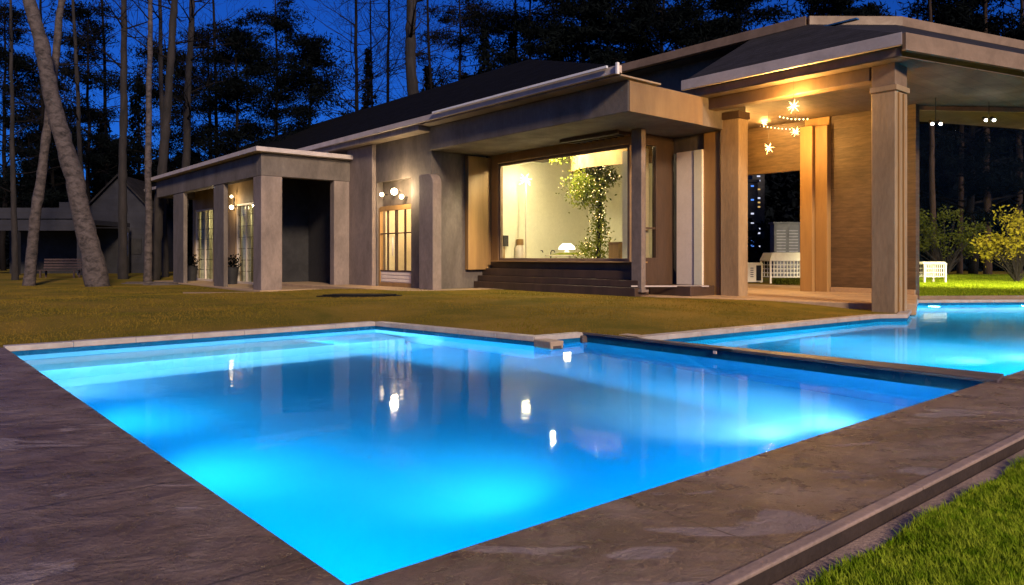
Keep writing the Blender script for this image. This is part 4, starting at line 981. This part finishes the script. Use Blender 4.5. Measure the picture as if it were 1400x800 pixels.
# ------------------------------------------------------------------ trees
def trunk_pts(p0, p1, n, wob, rg):
    out = []
    for i in range(n+1):
        f = i/n; q = p0.lerp(p1, f); q += Vector((rg.uniform(-1, 1), rg.uniform(-1, 1), 0))*wob*(0 if i in (0,) else 1); out.append(q)
    return out
def grow(b, p, d, L, r, lev, rg, up=.15, tips=None):
    n = 4; pts = [p]; rads = [r]; q = p.copy(); dd_ = d.normalized()
    for i in range(n):
        dd_ = (dd_+Vector((rg.gauss(0, .16), rg.gauss(0, .16), rg.gauss(0, .12)+up*.3))).normalized(); q = q+dd_*L/n; pts.append(q); rads.append(max(.006, r*(1-.75*(i+1)/n)))
    b.tube(pts, rads, 5 if lev > 1 else 4, False)
    if tips is not None: tips.append((pts[-1], L)); tips.append((pts[2], L))
    if lev > 0:
        for k in range(rg.randint(3, 5) if lev > 1 else rg.randint(3, 4)):
            i = rg.randint(1, n); a = Vector((rg.gauss(0, 1), rg.gauss(0, 1), rg.gauss(.25, .5))).normalized()
            grow(b, pts[i], (dd_*.9+a).normalized(), L*rg.uniform(.4, .68), rads[i]*.6, lev-1, rg, up, tips)
def bare_tree(lab, x0, y0, x1, d_, wpx, seed, mat, top=1.6, br=16, lo=.35, blen=2.6, lev=2, z0=0, name='bare_tree', dtop=None, group='bare trees behind the house'):
    """x0,y0 foot in the photo, x1 column where the trunk leaves the frame; d_ metres away"""
    rg = random.Random(seed); c = AT(x0, y0, d_); c.z = 0
    tp = AT(x1, 0, dtop or d_); ax = tp-c; end = c+ax*top
    r0 = wpx/F*d_/2; t = thing(name, lab, 'tree', c, 0, group)
    pts = trunk_pts(c, end, 12, r0*.22, rg); pts[0] = c-Vector((0, 0, .15)); rads = [r0*(1-.62*(i/12)**1.1)*(1.18 if i == 0 else 1) for i in range(13)]
    fine = []; fr = []
    for i in range(12):
        for k in range(5): fine.append(pts[i].lerp(pts[i+1], k/5)+Vector((rg.uniform(-1, 1), rg.uniform(-1, 1), 0))*r0*.05); fr.append((rads[i]+(rads[i+1]-rads[i])*k/5)*rg.uniform(.93, 1.07)*(1.12 if rg.random() < .12 else 1))
    fine.append(pts[12]); fr.append(rads[12])
    b = MB(); b.tube(fine, fr, 12); b.put('trunk', mat, t, smooth=True)
    b = MB()
    for k in range(br):
        f = lo+(1-lo)*rg.random(); i = min(11, int(f*12)); q = pts[i].lerp(pts[i+1], f*12-i); a = rg.uniform(0, 6.28)
        grow(b, q, Vector((math.cos(a), math.sin(a), rg.uniform(.1, .7))), blen*rg.uniform(.6, 1.2)*(1.15-f*.5), max(.02, rads[i]*.32), lev, rg)
    if br: b.put('branches', M['bark_dark'], t)
    return t
BG = 'tall pale trunks at the left'
bare_tree('thick pale trunk leaning left across the left side of the picture', 135, 393, 42, 24, 27, 21, M['bark_pale'], 1.5, 9, .6, 2.6, 1, name='leaning_tree', group=BG)
bare_tree('thin pale trunk leaning right behind the thick leaning one', 39, 386, 84, 25, 14, 22, M['bark_pale'], 1.4, 8, .55, 2.2, 1, name='leaning_tree', group=BG)
bare_tree('thin crooked grey trunk at the far left edge', 21, 374, 14, 28, 8, 23, M['bark_brown'], 1.0, 12, .3, 2.4, 2)
bare_tree('straight brown trunk rising in front of the grey outbuilding', 168, 372, 169, 30, 12, 24, M['bark_brown'], 1.4, 12, .5, 2.4, 2)
bare_tree('slim pale grey trunk just left of the porch roof', 202, 372, 205, 29, 10, 25, M['bark_pale'], 1.4, 10, .55, 2.4, 2)
bare_tree('brown trunk leaning right at the left end of the porch roof', 211, 374, 238, 30, 14, 26, M['bark_brown'], 1.4, 12, .5, 2.4, 2)
bare_tree('slim dark trunk close to the right of the brown leaning trunk', 226, 372, 218, 32, 8, 27, M['bark_brown'], 1.4, 10, .5, 2.4, 2)
bare_tree('dark upright trunk above the middle of the porch roof', 249, 372, 263, 35, 12, 28, M['bark_brown'], 1.4, 16, .4, 3, 2)
bare_tree('thin dark trunk between the leaning pair and the straight brown one', 118, 372, 100, 36, 7, 29, M['bark_brown'], 1.3, 14, .4, 2.6, 2)
bare_tree('thick brown trunk towering over the middle of the house roof', 566, 372, 562, 36, 21, 30, M['bark_brown'], 1.5, 18, .5, 4.2, 2)
bare_tree('fine twiggy tree left of the thick trunk over the roof', 527, 372, 532, 40, 6, 31, M['bark_dark'], 1.2, 34, .42, 3.6, 2)
bare_tree('twiggy tree with a straight stem, second left of the thick trunk', 491, 372, 486, 42, 7, 32, M['bark_dark'], 1.25, 34, .40, 3.8, 2)
bare_tree('thin twiggy tree nearest the round dark crown, third left of the thick trunk', 513, 372, 506, 44, 4, 33, M['bark_dark'], 1.15, 30, .42, 3.4, 2)
bare_tree('bare tree with long side boughs right of the thick trunk', 600, 372, 584, 41, 6, 34, M['bark_dark'], 1.2, 36, .42, 5.0, 2)
bare_tree('bare tree over the roof between the spruce tops and the dark pines', 698, 372, 705, 44, 6, 35, M['bark_dark'], 1.2, 34, .45, 4.0, 2)
bare_tree('twiggy tree rising between porch trunk and feathery pine', 300, 372, 292, 42, 6, 36, M['bark_dark'], 1.2, 34, .3, 3.6, 2)
bare_tree('twiggy tree behind the straight brown trunk at left', 150, 372, 140, 44, 6, 37, M['bark_dark'], 1.2, 34, .3, 3.6, 2)
bare_tree('twiggy tree behind the far left edge trunk', 60, 372, 56, 44, 6, 38, M['bark_dark'], 1.2, 34, .3, 3.6, 2)

def pine(lab, px, d_, htop, wpx, seed, crown0=.45, spread=3.0, clumps=46, leafn=120, mat='needle', lean=0, name='pine_tree', group='dark pines behind the house', ls=.3):
    rg = random.Random(seed); c = AT(px, 372, d_); c.z = 0; t = thing(name, lab, 'tree', c, 0, group); r0 = wpx/F*d_/2
    end = Vector((lean, 0, htop)); pts = trunk_pts(Vector((0, 0, -.075)), end, 9, r0*.6, rg); rads = [r0*(1-.8*i/9) for i in range(10)]
    b = MB(); b.tube(pts, rads, 8); P = []; lim = MB()
    for k in range(clumps):
        f = crown0+(1-crown0)*rg.random()**.85; i = min(8, int(f*9)); q = pts[i].lerp(pts[i+1], f*9-i); a = rg.uniform(0, 6.28)
        L = spread*(1.25-((f-crown0)/(1-crown0))*.95)*rg.uniform(.35, 1.1); e = q+Vector((math.cos(a)*L, math.sin(a)*L, rg.uniform(-.25, .5)*L*.5))
        lim.tube([q, q.lerp(e, .5)+Vector((0, 0, .12*L)), e], [max(.02, rads[i]*.4), .03, .012], 4, False)
        s = rg.uniform(.22, .6); m = int(leafn*2.6*s/.5)
        P.append(RNG.normal((e.x, e.y, e.z), (s, s, s*.38), (m, 3))); mm = int(m*.35); ff = RNG.uniform(.35, 1, mm)[:, None]
        P.append(np.array(q)*(1-ff)+np.array(e)*ff+RNG.normal(0, .18, (mm, 3)))
    b.put('trunk', M['bark_dark'], t, local=True, smooth=True); lim.put('limbs', M['bark_dark'], t, local=True)
    P = np.concatenate(P); link('crown', leaves('crown', P, RNG.uniform(ls*.5, ls*1.15, len(P)), .24), M[mat], t, local=True)
pine('broad dark round-crowned tree over the left part of the roof', 423, 38, 12.2, 8, 51, .42, 2.6, 60, 80)
pine('feathery dark pine above the porch roof', 325, 40, 13.5, 8, 52, .3, 2.8, 70, 100)
pine('tall dark pine behind the round-crowned tree, crown cut by the top edge', 378, 46, 17, 8, 53, .4, 3.0, 60, 100)
pine('dark pine left of the straight brown trunk', 120, 42, 15, 8, 54, .35, 3.0, 60, 100)
pine('dark pine behind the two crossing pale trunks', 70, 46, 12.0, 8, 55, .2, 3.2, 70, 100)
pine('dark pine between the brown leaning trunk and the porch roof trunk', 228, 46, 14.5, 8, 56, .2, 3.0, 60, 100)
pine('dark pine at the left edge of the picture', 5, 44, 16, 8, 57, .25, 3.4, 70, 100)
pine('dark pine above the lower left end of the dark roof', 286, 48, 15.5, 8, 58, .25, 3.0, 60, 100)
pine('large black pine above the upper fascia, left of the roof corner', 905, 34, 14.5, 12, 59, .45, 4.2, 90, 130, ls=.36)
pine('large black pine right of the spruces, over the end of the long eave', 800, 37, 16, 12, 60, .4, 4.2, 90, 120, ls=.36)
pine('black pine behind the ridge corner of the upper roof', 1010, 38, 15.5, 12, 61, .35, 4.4, 90, 120, ls=.36)
pine('black pine over the right part of the upper roof', 1150, 40, 15.5, 12, 62, .35, 4.6, 90, 120, ls=.38)
pine('black pine at the right edge over the glass wall', 1330, 36, 14.5, 12, 63, .2, 4.6, 100, 120, ls=.38)
pine('dark pine with boughs hanging into the top edge right of the thick trunk', 630, 46, 19, 8, 64, .62, 3.4, 50, 90)
pine('dark pine at the top edge above the spruces', 725, 42, 17.5, 9, 65, .55, 3.6, 60, 100)

for px, d_, x1, wp, lab in ((1276, 33, 1272, 8, 'slim brown trunk behind the glass wall, nearest the big pillar'), (1312, 37, 1318, 7, 'slim brown trunk behind the glass wall, over the dim green shrub'), (1350, 35, 1347, 9, 'brown trunk behind the glass wall, just left of the golden shrub'), (1392, 38, 1398, 9, 'brown trunk behind the golden shrub at the right edge')):
    bare_tree(lab, px, 372, x1, d_, wp, 90+px, M['bark_garden'], 1.2, 8, .5, 2.2, 1, group='slim trunks beyond the glass wall')

def spruce_pts(h, r, seed, lv=26, nb=9, lf=9):
    rg = np.random.default_rng(seed); P = []
    for i in range(lv):
        f = i/lv; z = h*(.06+.94*f); R_ = r*(1-f)**.85*rg.uniform(.75, 1.15)
        for k in range(nb):
            a = rg.uniform(0, 6.28); L = R_*rg.uniform(.6, 1.1); q = rg.uniform(.1, 1, lf)
            P.append(np.stack([np.cos(a)*L*q, np.sin(a)*L*q, z-.28*L*q**1.5+rg.normal(0, .06, lf)], 1)+rg.normal(0, .07*r/1.5, (lf, 3)))
    return np.concatenate(P)
def spruce(lab, px, d_, h, r, seed):
    c = AT(px, 372, d_); c.z = 0; t = thing('spruce', lab, 'tree', c, 0, 'spruces behind the roof')
    b = MB(); b.tube([(0, 0, -.1), (0, 0, h*.98)], [.16, .02], 7); b.put('trunk', M['bark_dark'], t, local=True)
    P = spruce_pts(h, r, seed, 30, 10, 11); link('crown', leaves('crown', P, RNG.uniform(.16, .42, len(P)), .4), M['needle'], t, local=True)
spruce('spruce with the tallest pointed top right of the thick trunk', 662, 40, 13.6, 2.6, 71)
spruce('narrow spruce with two-tiered top left of the thick trunk', 503, 44, 13.6, 1.8, 72)
spruce('short spruce close against the right side of the thick trunk', 586, 42, 12.0, 2.0, 73)
spruce('spruce right of the tallest pointed one', 700, 42, 14.0, 2.4, 74)
spruce('broad low spruce between the tallest pointed one and the roof', 636, 46, 12.6, 2.8, 75)
spruce('dark spruce left of the feathery pine', 190, 46, 12.4, 2.6, 76)
spruce('dark spruce right of the long eave end', 760, 46, 15.8, 2.8, 77)
spruce('small spruce behind the grey outbuilding', 140, 50, 10.5, 2.6, 78)

def woods():
    P = []; sz = []
    rg = np.random.default_rng(5)
    def add(x, y, h, r, s, lv=16, nb=7, lf=7):
        q = spruce_pts(h, r, rg.integers(1e6), lv, nb, lf)+np.array([x, y, 0]); P.append(q); sz.append(np.full(len(q), s))
    for k in range(70):
        px = rg.uniform(-120, 300); d_ = rg.uniform(50, 74); add((px-700)/F*d_, d_, 1+rg.uniform(90, 165)/F*d_, rg.uniform(2.2, 3.4), .75)
    for k in range(60):
        px = rg.uniform(1180, 1560); d_ = rg.uniform(42, 70); add((px-700)/F*d_, d_, 1+rg.uniform(230, 330)/F*d_, rg.uniform(3, 4.6), .95, 22, 8, 8)
    for k in range(40):
        px = rg.uniform(1000, 1110); d_ = rg.uniform(92, 110); add((px-700)/F*d_, d_, 1+rg.uniform(90, 160)/F*d_, rg.uniform(3, 4.5), 1.2)
    for k in range(34):
        px = rg.uniform(300, 1000); d_ = rg.uniform(60, 80); add((px-700)/F*d_, d_, 1+rg.uniform(60, 130)/F*d_, rg.uniform(2.6, 3.6), .9)
    P = np.concatenate(P); sz = np.concatenate(sz)*RNG.uniform(.5, 1.25, len(P))
    # undergrowth closing the gaps near the ground
    n = 26000; a = RNG.uniform(-.95, .95, n); d_ = RNG.uniform(52, 76, n); U = np.stack([a*d_, d_, RNG.uniform(0, 5.5, n)*RNG.random(n)**.5], 1)
    far = (np.abs(a-.352) < .06); U[far, 0] *= 1.35; U[far, 1] *= 1.35
    P = np.concatenate([P, U]); sz = np.concatenate([sz, RNG.uniform(.5, 1.3, n)])
    tag(link('woods', leaves('woods', P, sz, .5), M['needle_far']), 'black mass of conifers closing the garden in the distance', 'woods', kind='stuff')
woods()

# ------------------------------------------------------------------ sky, moonlit dusk and camera
w = bpy.data.worlds.new('World'); S.world = w; w.use_nodes = True; nt = w.node_tree; nt.nodes.clear()
out = nt.nodes.new('ShaderNodeOutputWorld'); bg = nt.nodes.new('ShaderNodeBackground')
sky = nt.nodes.new('ShaderNodeTexSky'); sky.sky_type = 'NISHITA'; sky.sun_disc = False
SE, SR = R(24), R(158)
sky.sun_elevation = SE; sky.sun_rotation = SR; sky.air_density = 1.0; sky.ozone_density = 4
tint = mixc(nt, 1.0, sky.outputs[0], (.055, .30, 1.0), 'MULTIPLY')
nt.links.new(tint, bg.inputs[0]); bg.inputs[1].default_value = .044; nt.links.new(bg.outputs[0], out.inputs[0])
sl = bpy.data.lights.new('sun', 'SUN'); sl.energy = 2.15; sl.angle = R(8); sl.color = (1, .78, .56)
so = bpy.data.objects.new('sun', sl); COL.objects.link(so)
sdir = Vector((math.sin(SR)*math.cos(SE), math.cos(SR)*math.cos(SE), math.sin(SE)))
so.rotation_euler = (-sdir).to_track_quat('-Z', 'Y').to_euler(); so.location = (0, -5, 12)
cam = bpy.data.cameras.new('camera'); co = bpy.data.objects.new('camera', cam); COL.objects.link(co)
co.location = (0, 0, 1); co.rotation_euler = (R(90), 0, 0); cam.sensor_width = 36; cam.lens = F/1400*36; cam.shift_y = -50/1400; cam.clip_end = 1000
S.camera = co
S.view_settings.view_transform = 'Standard'; S.view_settings.look = 'None'; S.view_settings.exposure = 1.0; S.view_settings.gamma = 1
c = S.cycles; c.use_denoising = True; c.max_bounces = 8; c.diffuse_bounces = 3; c.glossy_bounces = 4; c.transmission_bounces = 6; c.transparent_max_bounces = 12
c.sample_clamp_indirect = 4; c.caustics_reflective = False; c.caustics_refractive = False; c.blur_glossy = .5
